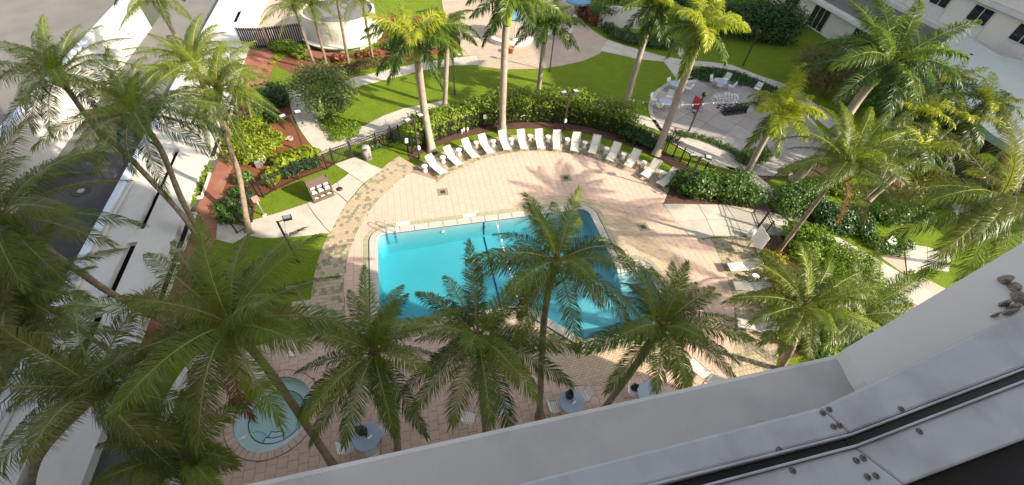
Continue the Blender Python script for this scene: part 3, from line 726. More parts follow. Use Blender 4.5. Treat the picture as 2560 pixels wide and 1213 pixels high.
for yc, ln in ((25.2, 2.4), (21.0, 3.0), (29.3, 2.4), (17.0, 3.0), (33.5, 2.5), (38, 2.5)):
    b = MB(); b.box((GX1 + 15.2, yc - 20, .02), (.36, ln, .04), m=0)
    for e in (-1, 1): b.box((GX1 + 15.2, yc - 20 + e * ln / 2, .1), (.42, .12, .2), m=1)
    b.box((GX1 + 15.42, yc - 20, .1), (.08, ln + .1, .2), m=1); b.build('vent_opening', [M['dark'], M['stucco2']], gar)
sheet('garage_interior', [(-18.7, -5), (-14.75, -5), (-14.75, 62), (-18.7, 62)], .012, M['dark'])  # near-black sheet paints in the shade seen through the slots
dw = thing('deck_wall', 'white retaining wall between the driveway and the raised parking deck', 'wall', (-24.6, 25, 0))
b = MB(); b.box((0, 0.5, 1.53), (.3, 51, 3.06)); b.build('wall', M['stucco'], dw)
b = MB(); b.box((-.28, 0.5, 3.1), (.5, 51, .12), bev=.03); b.build('coping', M['bluewhite'], dw)
b = MB(); p = at(380, 74, 1.6); b.tube([(.1, p[1] - 25.2, 1.5), (.8, p[1] - 25.2, 1.5)], .07, 8); b.build('pipe', M['white'], dw)
pdk = thing('parking_deck', 'raised grey parking deck behind the white retaining wall at the upper left', 'parking deck', (-45, 25, 0))
b = MB(); b.box((0, 0.5, 1.45), (40.2, 51, 2.9)); b.build('deck_slab', M['roofgrey'], pdk)
pw = thing('parapet_wall', 'far white parapet wall at the top left corner', 'wall', (-45, 58.5, 0)); b = MB(); b.box((0, 0, 2.1), (41, .5, 4.2)); b.build('wall', M['stucco'], pw)
gd = at(203, 478, 0); t = thing('road_drain', 'round grey drain cover in the dark driveway', 'drain', (gd[0], gd[1], .01))
b = MB(); b.lathe([(.55, 0), (.55, .03), (.42, .04), (.4, .015)], n=24); b.build('rim', M['asphalt'], t); b = MB(); b.lathe([(.22, 0), (.2, .05)], n=16); b.build('cap', M['galv'], t)

# round kiosk
KC = (-5.9, 47.3)
kio = thing('kiosk', 'round white kiosk with flat grey roof behind the palms', 'kiosk', (*KC, 0))
b = MB(); b.lathe([(3.5, 0), (3.5, 2.65), (3.3, 2.65), (3.3, 2.4)], n=56, cap=False, smooth=False); b.build('wall', M['stucco2'], kio)
b = MB(); b.lathe([(3.32, 2.4), (.01, 2.5)], n=56, cap=False); b.build('roof', M['roofgrey'], kio)
b = MB(); b.lathe([(3.5, .42), (4.1, .46), (4.12, .56), (3.5, .56)], n=56, cap=False, smooth=False); b.build('bench_ledge', M['stucco'], kio)
for a in range(0, 360, 30):
    b = MB(); b.box((3.56 * math.cos(R(a)), 3.56 * math.sin(R(a)), .2), (.2, .5, .4), rz=R(a)); b.build('ledge_pier', M['stucco2'], kio)
# slatted black gate and fence beside it
gx = [at(x, y, 0) for x, y in ((610, 122), (676, 122), (766, 110))]
sg = thing('slat_gate', 'black slatted gate across the red path', 'gate', tuple(gx[0]))
def slat_panel(root, p0, p1, h, pitch, name='slat', mt=None, off=(0, 0)):
    p0, p1 = np.array(p0[:2]), np.array(p1[:2]); L = np.linalg.norm(p1 - p0); u = (p1 - p0) / L; a = math.atan2(u[1], u[0]); n = int(L / pitch); first = None
    for i in range(n):
        q = p0 + u * (i + .5) * pitch
        if first is None:
            b = MB(); b.box((0, 0, h / 2), (pitch * .72, .03, h)); first = b.build(name, mt or M['black'], root); o = first
        else: o = first.copy(); COL.objects.link(o); o.parent = root
        o.location = (q[0], q[1], .05); o.rotation_euler = (0, 0, a)
    for z in (.25, h - .15):
        b = MB(); c = (p0 + p1) / 2; b.box((c[0], c[1] + .04, z), (L, .04, .1), rz=a); b.build('rail', M['black'], root)
    for q in (p0, p1):
        b = MB(); b.box((q[0], q[1], h / 2 + .05), (.12, .12, h + .1), rz=a); b.build('post', M['galv'], root)
o0 = gx[0][:2]
slat_panel(sg, (0, 0), gx[1][:2] - o0, 1.9, .2)
sf = thing('slat_fence', 'black slatted fence between the gate and the round kiosk', 'fence', tuple(gx[1]))
slat_panel(sf, (.1, 0), gx[2][:2] - gx[1][:2], 1.95, .2)

# hotel wing on the right
HX = 48.5
wing = thing('hotel_wing', 'grey white hotel wing with dark windows and a long flat eave at the upper right', 'building', (HX, 40, 0))
b = MB(); b.box((4.3, 4, 1.35), (8.6, 48, 2.7)); b.build('ground_wall', M['stucco2'], wing)
b = MB(); b.box((3.7, 4, 2.92), (9.2, 50, .32), bev=.03); b.build('eave_roof', M['stucco'], wing)
b = MB(); b.box((-.9, 4, 2.86), (.1, 50, .26)); b.build('fascia', M['mint'], wing)
b = MB(); b.box((3.4, 4, 3.085), (7.2, 49, .02)); b.build('roof_gravel', M['roofgrey'], wing)
def window(root, c, wid, hgt, n=2, face='x', name='window', depth=.12, mull=True):
    """window in a wall facing -x; c is the centre on the wall plane"""
    b = MB(); f = .07
    for s in (-1, 1):
        b.box((c[0] - .02, c[1] + s * (wid / 2), c[2]), (.12, f, hgt + f)); b.box((c[0] - .02, c[1], c[2] + s * hgt / 2), (.12, wid - f, f))
    for i in range(1, n): b.box((c[0] - .025, c[1] - wid / 2 + i * wid / n, c[2]), (.09, .06, hgt - f))
    o = b.build(name, M['stucco2'], root)
    for i in range(n):
        b = MB(); y0 = c[1] - wid / 2 + i * wid / n + .04; y1 = c[1] - wid / 2 + (i + 1) * wid / n - .04
        b.box((c[0] - .004, (y0 + y1) / 2, c[2]), (.02, y1 - y0, hgt - f)); b.build('pane', M['glassdark'], o)
    return o
window(wing, (0, 3.7, 1.25), 2.6, 2.3, 3, name='door'); window(wing, (0, -3.2, 1.7), 3.4, 1.4, 3); window(wing, (0, 8.6, 1.5), 2.2, 1.8, 2); window(wing, (0, -8.5, 1.7), 3.0, 1.4, 2)
UX = 57.0 - HX
tower2 = thing('hotel_block', 'tall pale hotel block with banded floors rising behind the eave roof', 'building', (57, 40, 0))
b = MB(); b.box((9, 15.55, 16.5), (18, 104.9, 31)); b.build('wall', M['stucco2'], tower2)
for fl in range(9):
    z = 6.2 + 3.0 * fl
    b = MB(); b.box((-.28, 16, z + .18), (.56, 104, .38), bev=.02); b.build('floor_band', M['stucco'], tower2)
for yy in (-10.9, -6.2, -1.6, 2.9, 7.5):
    window(tower2, (-.02, yy + .2 - 5, 5.2), 2.1, 1.45, 2)
    b = MB(); b.box((-.03, yy + .2 - 5, 3.9), (.05, 2.3, 1.0)); b.build('spandrel_panel', M['stucco'], tower2)
for yy in (-10.9, -6.2, -1.6, 2.9, 7.5): window(tower2, (-.02, yy + .2 - 5, 8.3), 2.1, 1.45, 2)
b = MB(); b.box((-.2, 16, 3.25), (.4, 104, .3)); b.build('base_curb', M['stucco'], tower2)
# entrance canopy
can = thing('entrance_canopy', 'pale multi facet entrance canopy with teal fascia and columns at the right edge', 'canopy', (44, 22, 0))
cz = 4.0
CP = [at(x, y, cz)[:2] - np.array([44, 22]) for x, y in ((2478, 334), (2330, 205), (2290, 150), (2400, 78), (2487, 143))] + [np.array([13, 2.0]), np.array([13, -14]), np.array([-4.4, -14.0])]
rid = at(2487, 143, cz)[:2] - np.array([44, 22])
b = MB(); vs = [(p[0], p[1], cz) for p in CP]; vs[4] = (rid[0], rid[1], cz + .25); ctr = at(2530, 190, cz + .35)[:2] - np.array([44, 22]); vs.append((ctr[0], ctr[1], cz + .35))
b.add(vs, [[i, (i + 1) % 8, 8] if False else [(i + 1) % 8, i, 8] for i in range(8)]); b.build('roof', M['mint'], can)
b = MB()
for i in range(8):
    p, q = vs[i], vs[(i + 1) % 8]; b.add([p, q, (q[0], q[1], q[2] - .45), (p[0], p[1], p[2] - .45)], [[0, 1, 2, 3]])
b.build('fascia', M['teal'], can)
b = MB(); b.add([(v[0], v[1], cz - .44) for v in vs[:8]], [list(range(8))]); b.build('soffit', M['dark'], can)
for px, py in ((2461, 420), (2396, 334), (2290, 232)):
    p = at(px, py, 0)[:2] - np.array([44, 22]); b = MB(); b.lathe([(.13, 0), (.13, cz - .4)], c=(p[0], p[1], 0), n=12); b.build('column', M['teal'], can)
b = MB(); b.lathe([(.14, 0), (.14, .12)], c=(*(at(2427, 138, cz + .1)[:2] - np.array([44, 22])), cz + .08), n=10); b.build('roof_vent', M['black'], can)
sheet('entrance_road', pts([(2350, 520), (2290, 380), (2240, 330), (2270, 200), (2420, 160), (2700, 200), (2800, 500)]), .018, M['asphalt'])
sheet('entrance_walk', pts([(2190, 300), (2260, 290), (2300, 360), (2400, 480), (2440, 520), (2390, 540), (2340, 430)]), .024, M['concrete'])

# our own tower: wall, ledge, pilaster (the camera looks out of its window)
ht = thing('hotel_tower', 'pale hotel tower wall and ledge directly below the window', 'building', (0, 0, 0))
XC = 19.75
b = MB(); b.box(((-60 + XC) / 2, -7.78, 18), (60 + XC, 15, 36)); b.build('wall', M['stucco2'], ht)
b = MB(); b.box(((-60 + XC) / 2, -.12, 9.5), (60 + XC, .3, 19.0)); b.build('lower_wall', M['stucco2'], ht)
LZ = 19.33
ly = at(1400, 1213 - (1400 - 620) * .2275, LZ)[1]
b = MB(); b.box(((-60 + XC) / 2, ly - .4, LZ - .15), (60 + XC, .8, .3), bev=.008); b.build('ledge', M['ledge'], ht)
PZ = 19.36
pil = [at(x, y, PZ)[:2] for x, y in ((2104, 873), (2330, 738), (2560, 600))]; dv = unit(pil[2] - pil[1]); pil.append(pil[2] + dv * 4)
bk = [at(x, y, PZ)[:2] for x, y in ((2175, 985), (2150, 955))]
b = MB(); out = pil + [pil[3] + np.array([1.0, -1.5]), np.array([bk[0][0], -.2])] + [bk[1]]
b.prism(out, 18.2, PZ, inset=.01); b.build('pilaster', M['pilaster'], ht)
for (px, py), s in (((2510, 703), (.034, .018)), ((2532, 722), (.018, .022)), ((2508, 762), (.026, .011)), ((2530, 770), (.03, .014)), ((2485, 790), (.02, .006)), ((2545, 748), (.03, .03)), ((2520, 783), (.03, .012))):
    p = at(px, py, PZ); b = MB(); n = 9; rr = [1 + rnd.uniform(-.2, .2) for _ in range(n)]
    out = [(p[0] + s[0] * .5 * rr[i] * math.cos(2 * math.pi * i / n + .4), p[1] + s[1] * .5 * rr[i] * math.sin(2 * math.pi * i / n + .4)) for i in range(n)]
    b.prism(out, PZ, PZ + .012, inset=.003); b.build('mortar_crumb', M['grit'], ht)

# window frame below the camera
FZ = 19.5
wf = thing('window_frame', 'white metal window sill with black gasket slot and screws at the lower right', 'window frame', (0, 0, FZ))
def fline(a, c):                                # extend a pixel line at sill height far to the left / right
    return at(*a, FZ)[:2], at(*c, FZ)[:2]
def strip(name, up, lo, m, z0, z1, bev=.003):
    """up/lo: three pixel points (left, joint, right)"""
    U = [at(*p, FZ)[:2] for p in up]; L = [at(*p, FZ)[:2] for p in lo]
    U[0] = U[1] + (U[0] - U[1]) * 4; L[0] = L[1] + (L[0] - L[1]) * 4; U[2] = U[1] + (U[2] - U[1]) * 2; L[2] = L[1] + (L[2] - L[1]) * 2
    for i in (0, 1):
        g = .0006
        b = MB(); q = [U[i], U[i + 1], L[i + 1], L[i]]
        b.prism(q, z0, z1, inset=0); o = b.build(name, m, wf)
        bv = o.modifiers.new('bevel', 'BEVEL'); bv.width = bev; bv.segments = 2
strip('outer_plate', [(1281, 1213), (2052, 1018), (2560, 777)], [(1700, 1192), (2125, 1083), (2560, 918)], M['sill'], -.035, 0)
strip('outer_lip', [(1706, 1190), (2126, 1084), (2560, 919)], [(1710, 1197), (2128, 1090), (2560, 926)], M['sill'], -.03, .004, .001)
strip('gasket', [(1711, 1197), (2128, 1090), (2560, 926)], [(1745, 1216), (2138, 1112), (2560, 949)], M['rubber'], -.03, -.012, .001)
strip('inner_lip', [(1745, 1216), (2138, 1112), (2560, 949)], [(1750, 1222), (2140, 1119), (2560, 957)], M['sill'], -.03, .004, .001)
strip('inner_plate', [(1750, 1222), (2140, 1119), (2560, 957)], [(2050, 1290), (2262, 1213), (2560, 1100)], M['sill'], -.035, 0)
strip('dark_room_edge', [(2050, 1291), (2262, 1214), (2560, 1101)], [(2350, 1530), (2530, 1460), (2760, 1390)], M['dark'], -.05, -.02)  # near-black strip stands in for the unlit room and its curtain
first = None
for px, py in ((1950, 1124), (1983, 1176), (2254, 1022), (2300, 1078), (2058, 1032), (2074, 1023), (2085, 1066), (2100, 1063), (2142, 1151), (2159, 1145), (2170, 1192), (2191, 1189)):
    p = at(px, py, FZ + .001)
    if first is None:
        b = MB(); b.lathe([(.0036, 0), (.0034, .0006), (.0025, .0012), (.0006, .0014)], n=14, m=0); b.box((0, 0, .0013), (.004, .0008, .0008), m=1); b.box((0, 0, .0013), (.0008, .004, .0007), m=1)
        first = b.build('screw', [M['screw'], M['rubber']], wf); o = first
    else: o = first.copy(); COL.objects.link(o); o.parent = wf
    o.location = (p[0], p[1], .0006); o.rotation_euler = (0, 0, rnd.uniform(0, 1.5))

# ------------------------------------------------------------------ fences and gates
def fence(name, label, poly, h=1.25, pitch=.125, postd=1.9, group=None, cat='fence', m=None, closed_posts=True):
    P = [np.array(p[:2], float) for p in poly]; o0 = P[0]; m = m or M['black']
    root = thing(name, label, cat, (o0[0], o0[1], 0), 0, group)
    b = MB(); br = [MB(), MB(), MB()]; posts = []
    for a, c in zip(P[:-1], P[1:]):
        L = np.linalg.norm(c - a); u = (c - a) / L; ang = math.atan2(u[1], u[0]); n = max(1, int(L / pitch))
        for i in range(n):
            q = a + u * (i + .5) * L / n - o0; b.box((q[0], q[1], h / 2 + .02), (.02, .02, h - .05), rz=ang)
        c2 = (a + c) / 2 - o0
        for r, z in zip(br, (.12, h - .2, h - .02)): r.box((c2[0], c2[1], z), (L + .02, .035, .035), rz=ang)
        np_ = max(1, int(round(L / postd)))
        for i in range(np_): posts.append((a + u * i * L / np_ - o0, ang))
    posts.append((P[-1] - o0, ang))
    b.build('pickets', m, root, 'stuff')
    for r in br: r.build('rail', m, root)
    pr = None
    for q, an in posts:
        if pr is None: bb = MB(); bb.box((0, 0, h / 2 + .03), (.065, .065, h + .06)); bb.box((0, 0, h + .08), (.085, .085, .03)); pr = bb.build('post', m, root); o = pr
        else: o = pr.copy(); COL.objects.link(o); o.parent = root
        o.location = (q[0], q[1], 0); o.rotation_euler = (0, 0, an)
    return root
fence('metal_fence', 'black picket fence beside the red mulch bed and the brown towel station', pts([(632, 556), (634, 520), (646, 492), (660, 494), (689, 475.5), (746.6, 449.5), (819, 424), (837, 412)]))
g1 = fence('pool_gate', 'black picket gate with diagonal brace at the head of the pool walk', pts([(838, 411.5), (881, 395.5)]), h=1.35, cat='gate')
d = (at(881, 395.5) - at(838, 411.5))[:2]; b = MB(); b.tube([(0, 0, .15), (d[0], d[1], 1.2)], .02, 4); b.build('brace', M['black'], g1)
fence('metal_fence', 'short black picket fence behind the grey litter bin and red flowers', pts([(883, 395), (944, 369), (977, 359.5), (1000, 350)]))
fence('metal_fence', 'short black return fence stepping out at the left end of the hedge', pts([(980, 352), (1020.6, 378.5)]))
FC, FR = np.array([7.77, 16.02]), 13.42
def fang(px, py): q = at(px, py)[:2] - FC; return math.atan2(q[1], q[0])
a0, a1, a2 = fang(1021, 378.5), fang(1232, 312), R(12)
fence('metal_fence', 'curved black picket fence in front of the left half of the hedge', [FC + FR * np.array([math.cos(a0 + (a1 - a0) * i / 8), math.sin(a0 + (a1 - a0) * i / 8)]) for i in range(9)])
a3 = fang(1659, 381.5)
fence('metal_fence', 'curved black picket fence in the shade behind the middle of the lounger row', [FC + FR * np.array([math.cos(a1 - .03 + (a3 - a1 + .03) * i / 12), math.sin(a1 - .03 + (a3 - a1 + .03) * i / 12)]) for i in range(13)])
fence('metal_fence', 'curved black picket fence running from the pale royal palm to the right shrubs', [FC + FR * np.array([math.cos(a3 - .01 + (a2 - a3) * i / 8), math.sin(a3 - .01 + (a2 - a3) * i / 8)]) for i in range(9)])
fence('metal_gate', 'tall black picket gate at the right end of the concrete slab', pts([(1882, 534), (1895, 567)]), h=1.5, pitch=.11, cat='gate')
fence('metal_fence', 'black picket fence beside the white notice board', pts([(1896, 569), (1906, 592), (1925, 640)]), h=1.4)
fence('metal_gate', 'open black picket gate standing across the left concrete walk', pts([(594, 585), (617, 572)]), h=1.3, cat='gate')

# ------------------------------------------------------------------ furniture
def make_lounger(name='sun_lounger'):
    t = thing(name, 'x', 'sun lounger')
    W = .31
    def prof(y0, z0, y1, z1, nm, m, thick=.022, segs=1):
        b = MB(); d = np.array([y1 - y0, z1 - z0]); L = np.hypot(*d); d /= L; nrm = np.array([-d[1], d[0]]); n = 4; vs = []
        for i in range(n + 1):
            s = i / n; sag = -.018 * math.sin(math.pi * s)
            for th in (0, -thick):
                for x in (-W + .02, W - .02):
                    p = np.array([y0, z0]) + d * L * s + nrm * (sag + th); vs.append((x, p[0], p[1]))
        fs = []
        for i in range(n):
            a = i * 4; c = a + 4; fs += [[a, a + 1, c + 1, c], [a + 2, c + 2, c + 3, a + 3], [a, c, c + 2, a + 2], [a + 1, a + 3, c + 3, c + 1]]
        fs += [[0, 2, 3, 1], [n * 4, n * 4 + 1, n * 4 + 3, n * 4 + 2]]
        b.add(vs, fs); return b.build(nm, m, t)
    prof(.03, .37, 1.18, .36, 'seat', M['sling']); prof(1.2, .37, 1.82, .86, 'backrest', M['sling'])
    for s in (-1, 1):
        b = MB(); b.tube([(s * W, 0, .34), (s * W, .03, .37), (s * W, 1.2, .37), (s * W, 1.25, .35)], .019, 6); b.build('side_rail', M['frame'], t)
        b = MB(); b.tube([(s * W, 1.18, .37), (s * W, 1.84, .88)], .018, 6); b.build('back_frame', M['frame'], t)
        for y in (.12, 1.3):
            b = MB(); b.tube([(s * W, y, .36), (s * (W + .02), y + (.03 if y > 1 else -.03), 0)], .017, 6); b.build('leg', M['frame'], t)
        b = MB(); b.tube([(s * (W + .01), 1.0, .37), (s * (W + .03), 1.02, .56), (s * (W + .03), 1.38, .57), (s * W, 1.44, .54)], .016, 6); b.build('armrest', M['frame'], t)
    for y, z in ((.03, .36), (1.84, .88), (1.3, .12)): b = MB(); b.tube([(-W, y, z), (W, y, z)], .017, 6); b.build('crossbar', M['frame'], t)
    return t
ORD = ['first', 'second', 'third', 'fourth', 'fifth', 'sixth', 'seventh', 'eighth', 'ninth', 'tenth', 'eleventh', 'twelfth', 'thirteenth', 'fourteenth']
feet = [(1111, 434), (1150.8, 413), (1190.4, 394.7), (1228, 384), (1269.8, 375.4), (1311.6, 373.3), (1353.8, 372.3), (1393, 374.6), (1435.8, 379.2), (1479.6, 385), (1523.5, 402.3), (1567.3, 418.5), (1610, 441.6), (1649.2, 462.3)]
lounger = make_lounger(); lc = np.array([7.5, 15.7])
for i, (px, py) in enumerate(feet):
    p = at(px, py, .36)[:2]; dr = unit(p - lc); dr = unit(dr + np.array([0, .12])); rz = math.atan2(dr[1], dr[0]) - math.pi / 2
    if i == 12: rz -= .05
    o = lounger if i == 0 else copy_tree(lounger)
    lab = f'{ORD[i]} white sling lounger from the left in the curved row behind the pool'
    if i == 0: lab = 'leftmost white sling lounger of the curved row, next to the checkered paving'
    if i == 13: lab = 'rightmost white sling lounger of the curved row, half behind the leafy shrub'
    place(o, (p[0], p[1], .03), rz + rnd.uniform(-.04, .04), lab, 'loungers in the curved row')
def make_stool():
    t = thing('side_table', 'x', 'side table')
    b = MB(); b.lathe([(.19, 0), (.2, .02), (.17, .1), (.125, .22), (.13, .28), (.18, .4), (.2, .45)], n=18); b.build('body', M['white'], t)
    b = MB(); b.lathe([(.2, .451), (.212, .46), (.212, .475), (.2, .485)], n=18); b.build('top', M['white'], t); return t
stl = [(1063, 428), (1108, 406), (1147.6, 387), (1191, 369), (1232.7, 364.5), (1278, 360), (1324.4, 351.5), (1369, 353.5), (1417, 360.5), (1460, 368.5), (1514, 383.5), (1555.8, 397.4), (1606.5, 418), (1651.6, 443.5)]
stool = make_stool()
for i, (px, py) in enumerate(stl):
    p = at(px, py, .03); o = stool if i == 0 else copy_tree(stool)
    lab = f'white hourglass side table, {ORD[i]} from the left along the curved lounger row'
    if i == 0: lab = 'white hourglass side table left of the first lounger of the curved row'
    place(o, (p[0], p[1], .03), rnd.uniform(0, 3), lab, 'side tables in the curved row')
for (fx, fy), (hx, hy), lab in (((1821, 669), (1878, 664), 'white strap lounger facing left in the sun beside the golden shrubs'), ((1834, 715), (1890, 716), 'white strap lounger half hidden under the right palm fronds'), ((1842, 806), (1905, 818), 'white strap lounger at the shade edge below the right palm'), ((1722, 903), (1768, 940), 'white strap lounger by the ledge behind the palm trunk'), ((652, 948), (625, 885), 'white lounger between the hot tub and the curved white wall')):
    p, q = at(fx, fy, .36)[:2], at(hx, hy, .4)[:2]; dr = unit(q - p)
    o = copy_tree(lounger); place(o, (p[0], p[1], .03), math.atan2(dr[1], dr[0]) - math.pi / 2, lab, 'loungers away from the curved row')
for (px, py), lab in (((1880, 702), 'white round side table between the two loungers right of the pool'), ((1906, 805), 'white round side table beside the lowest right lounger')):
    p = at(px, py, .03); o = copy_tree(stool); place(o, (p[0], p[1], .03), 0, lab, 'side tables right of the pool')

def make_chair():
    t = thing('patio_chair', 'x', 'chair'); W = .26
    for i in range(6):
        b = MB(); b.box((0, -.22 + i * .085, .435 - .004 * abs(i - 2.5)), (.5, .062, .014)); b.build('seat_strap', M['strap'], t)
    for i in range(5):
        s = i / 4; b = MB(); b.box((0, .25 + .12 * s, .52 + .33 * s), (.5, .014, .062), rx=-.33); b.build('back_strap', M['strap'], t)
    for s in (-1, 1):
        b = MB(); b.tube([(s * W, -.26, 0), (s * W, -.25, .64), (s * W, -.2, .66), (s * W, .2, .64), (s * W, .27, .6)], .015, 6); b.build('arm_leg', M['frame'], t)
        b = MB(); b.tube([(s * W, .3, 0), (s * W, .2, .43), (s * W, .4, .9)], .015, 6); b.build('back_leg', M['frame'], t)
        b = MB(); b.tube([(s * W, -.26, .43), (s * W, .22, .43)], .014, 6); b.build('side_rail', M['frame'], t)
    for y, z in ((.4, .9), (-.26, .43)): b = MB(); b.tube([(-W, y, z), (W, y, z)], .015, 6); b.build('crossbar', M['frame'], t)
    return t
def make_table():
    t = thing('patio_table', 'x', 'table')
    b = MB(); b.lathe([(.56, .69), (.6, .7), (.6, .725), (.58, .735)], n=32); b.build('tabletop', M['tabletop'], t)
    b = MB(); b.lathe([(.03, .736), (.03, .742)], n=10); b.build('parasol_hole', M['rubber'], t)
    for k in range(4):
        a = k * math.pi / 2 + .78; b = MB(); b.tube([(.5 * math.cos(a), .5 * math.sin(a), 0), (.42 * math.cos(a), .42 * math.sin(a), .69)], .02, 6); b.build('leg', M['frame'], t)
    b = MB(); b.tube([(.44 * math.cos(a * math.pi / 8), .44 * math.sin(a * math.pi / 8), .3) for a in range(16)], .012, 5, closed=True); b.build('ring', M['frame'], t); return t
table, chair = make_table(), make_chair(); usedT = usedC = False
def put_table(px, py, lab, grp):
    global usedT
    p = at(px, py, .73); o = table if not usedT else copy_tree(table); usedT = True
    place(o, (p[0], p[1], .035), rnd.uniform(0, 1), lab, grp); return p
def put_chair(px, py, tgt, lab, grp, z=.43):
    global usedC
    p = at(px, py, z); o = chair if not usedC else copy_tree(chair); usedC = True
    d = np.array(tgt[:2]) - p[:2]; place(o, (p[0], p[1], .035), math.atan2(d[1], d[0]) + math.pi / 2, lab, grp)
G1, G2 = 'tables on the games patio', 'chairs on the games patio'
c = put_table(1664, 254, 'blue grey round table at the left rim of the games patio', G1)
for q, s in (((1635, 249), 'left'), ((1649, 266), 'near'), ((1673, 242), 'far'), ((1693, 267), 'right')): put_chair(*q, c, f'white strap chair on the {s} side of the leftmost patio table', G2)
c = put_table(1690, 210, 'blue grey round table behind the pale royal palm trunk', G1)
for q, s in (((1676, 211), 'left'), ((1697, 201), 'far'), ((1720, 221), 'right')): put_chair(*q, c, f'white strap chair on the {s} side of the table behind the palm trunk', G2)
c = put_table(1802, 203, 'blue grey round table beside the dark green patio bed', G1)
for q, s in (((1783, 203), 'left'), ((1815, 198), 'far'), ((1798, 215), 'near'), ((1827, 216), 'right')): put_chair(*q, c, f'white strap chair on the {s} side of the table by the dark bed', G2)
put_chair(1893, 222, at(1860, 260), 'lone white chair behind the yellow green palm at the patio rim', G2)
G1, G2 = 'tables under our ledge', 'chairs under our ledge'
c = put_table(917, 1092, 'blue grey round table with a black garment beside the hot tub', G1); tbl1 = c
for q, s in (((882, 1068), 'far left'), ((958, 1076), 'right'), ((930, 1128), 'near'), ((872, 1118), 'near left')): put_chair(*q, c, f'white strap chair on the {s} side of the table with the black garment', G2)
c = put_table(1430, 1004, 'blue grey round table below the tall middle palm trunk', G1); tbl2 = c
for q, s in (((1388, 1018), 'left'), ((1458, 992), 'right')): put_chair(*q, c, f'white strap chair on the {s} side of the table by the middle palm trunk', G2)
c = put_table(1625, 985, 'blue grey round table almost hidden by the ledge and fronds', G1); tbl3 = c
put_chair(1585, 980, c, 'white strap chair holding a black bag near the ledge', G2)
put_chair(1172, 1046, at(1210, 1060), 'white strap chair left of the drooping frond by the ledge', G2); put_chair(1252, 1028, at(1215, 1050), 'white strap chair right of the drooping frond by the ledge', G2)
put_chair(1712, 916, at(1740, 930), 'white strap chair beside the lounger near the ledge', G2)
# things on the tables: garment, bag, white papers
def blob_mesh(name, prof, m, loc, label, cat, seed=1, sub=2):
    r = random.Random(seed); bm = bmesh.new(); bmesh.ops.create_icosphere(bm, subdivisions=sub + 1, radius=1)
    for v in bm.verts:
        n = 1 + .22 * math.sin(5 * v.co.x + seed) * math.sin(4 * v.co.y + 2 * seed) + r.uniform(-.06, .06)
        v.co = Vector((v.co.x * prof[0] * n, v.co.y * prof[1] * n, max(-.02, v.co.z) * prof[2] * (1 + .3 * math.sin(7 * v.co.x + 3 * v.co.y))))
    me = bpy.data.meshes.new(name); bm.to_mesh(me); bm.free(); me.materials.append(m)
    o = bpy.data.objects.new(name, me); COL.objects.link(o); o.location = loc; return tag(o, label, cat)
p = at(903, 1076, .8); o = blob_mesh('garment', (.3, .2, .14), M['black'], (p[0], p[1], .785), 'black garment thrown on the round table beside the hot tub', 'clothing', 3); o.rotation_euler[2] = 2.2
p = at(1425, 972, 1.0); blob_mesh('bag', (.17, .2, .5), M['black'], (tbl2[0] - .05, tbl2[1] + .28, .78), 'black bag standing on the table by the middle palm trunk', 'bag', 5)
p = at(1588, 970, .5); blob_mesh('bag', (.22, .18, .3), M['black'], (p[0], p[1], .48), 'black bag lying on the chair near the ledge', 'bag', 8)
for (px, py), lab in (((925, 1092), 'white paper on the table with the black garment'), ((1436, 1006), 'white paper on the table by the middle palm trunk')):
    p = at(px, py, .78); b = MB(); b.box((0, 0, 0), (.2, .09, .012), rz=.5); o = b.build('paper', M['towel']); o.location = (p[0], p[1], .779); tag(o, lab, 'paper')
p = at(727, 884, .05); t = thing('skimmer_lid', 'small white square lid on the pink paving beside the hot tub', 'lid', (p[0], p[1], .034)); b = MB(); b.box((0, 0, .015), (.34, .3, .03), bev=.008); b.build('cover', M['white'], t); b = MB(); b.box((0, 0, .034), (.1, .03, .008)); b.build('grip', M['frame'], t)

# ------------------------------------------------------------------ lamps
def lamp(px, py, label, heads, h=3.4, at_top=False, rz=0.0, extra=None):
    p = at(px, py, h if at_top else 0); t = thing('street_lamp', label, 'lamp post', (p[0], p[1], 0), rz, 'dark lamp posts in the garden')
    b = MB(); b.box((0, 0, h / 2), (.1, .1, h), bev=.01); b.box((0, 0, .04), (.2, .2, .08), bev=.01); b.build('pole', M['bronze'], t)
    if heads == 0:
        b = MB(); b.lathe([(.06, h), (.19, h + .05), (.21, h + .2), (.16, h + .32), (.03, h + .36)], n=14); b.build('lamp_head', M['bronze'], t)
    for k in range(heads):
        s = 1 if k == 0 else -1
        if heads == 1: s = 1
        b = MB(); b.tube([(0, 0, h - .08), (s * .3, 0, h - .02)], .028, 6); b.build('arm', M['bronze'], t)
        b = MB(); b.box((s * .5, 0, h + .02), (.44, .36, .15), ry=s * .12, bev=.035); hd = b.build('lamp_head', M['bronze'], t)
        b = MB(); b.box((s * .5, 0, h + .105), (.34, .27, .02), ry=s * .12); b.build('cover', M['lens'], hd)
    if extra:
        b = MB(); b.box((.0, -.11, extra), (.17, .12, .3), bev=.02); b.build('junction_box', M['white'], t)
    return t
lamp(1049, 397, 'dark post with two floodlight heads at the left end of the lounger row', 2, rz=.5, extra=1.05)
lamp(1408, 327, 'dark post with two floodlight heads in front of the hedge middle', 2, rz=.1, extra=1.0)
lamp(1722, 328, 'dark post carrying the string lights beside the games patio', 0, h=3.2)
lamp(1857, 165, 'slim dark lamp post on the shaded lawn at the upper right', 0, h=3.3)
lamp(1374, 178, 'slim dark lamp post where the lawn meets the tan plaza', 0, h=3.4)
lamp(1137, 237, 'slim dark lamp post on the sunny lawn behind the left hedge', 1, rz=.3)
lamp(762, 380, 'dark lamp post in the red mulch bed beside the curved path', 2, h=3.1, rz=.4)
lamp(746, 655, 'dark lamp post on the lawn left of the pool', 1, rz=.3)
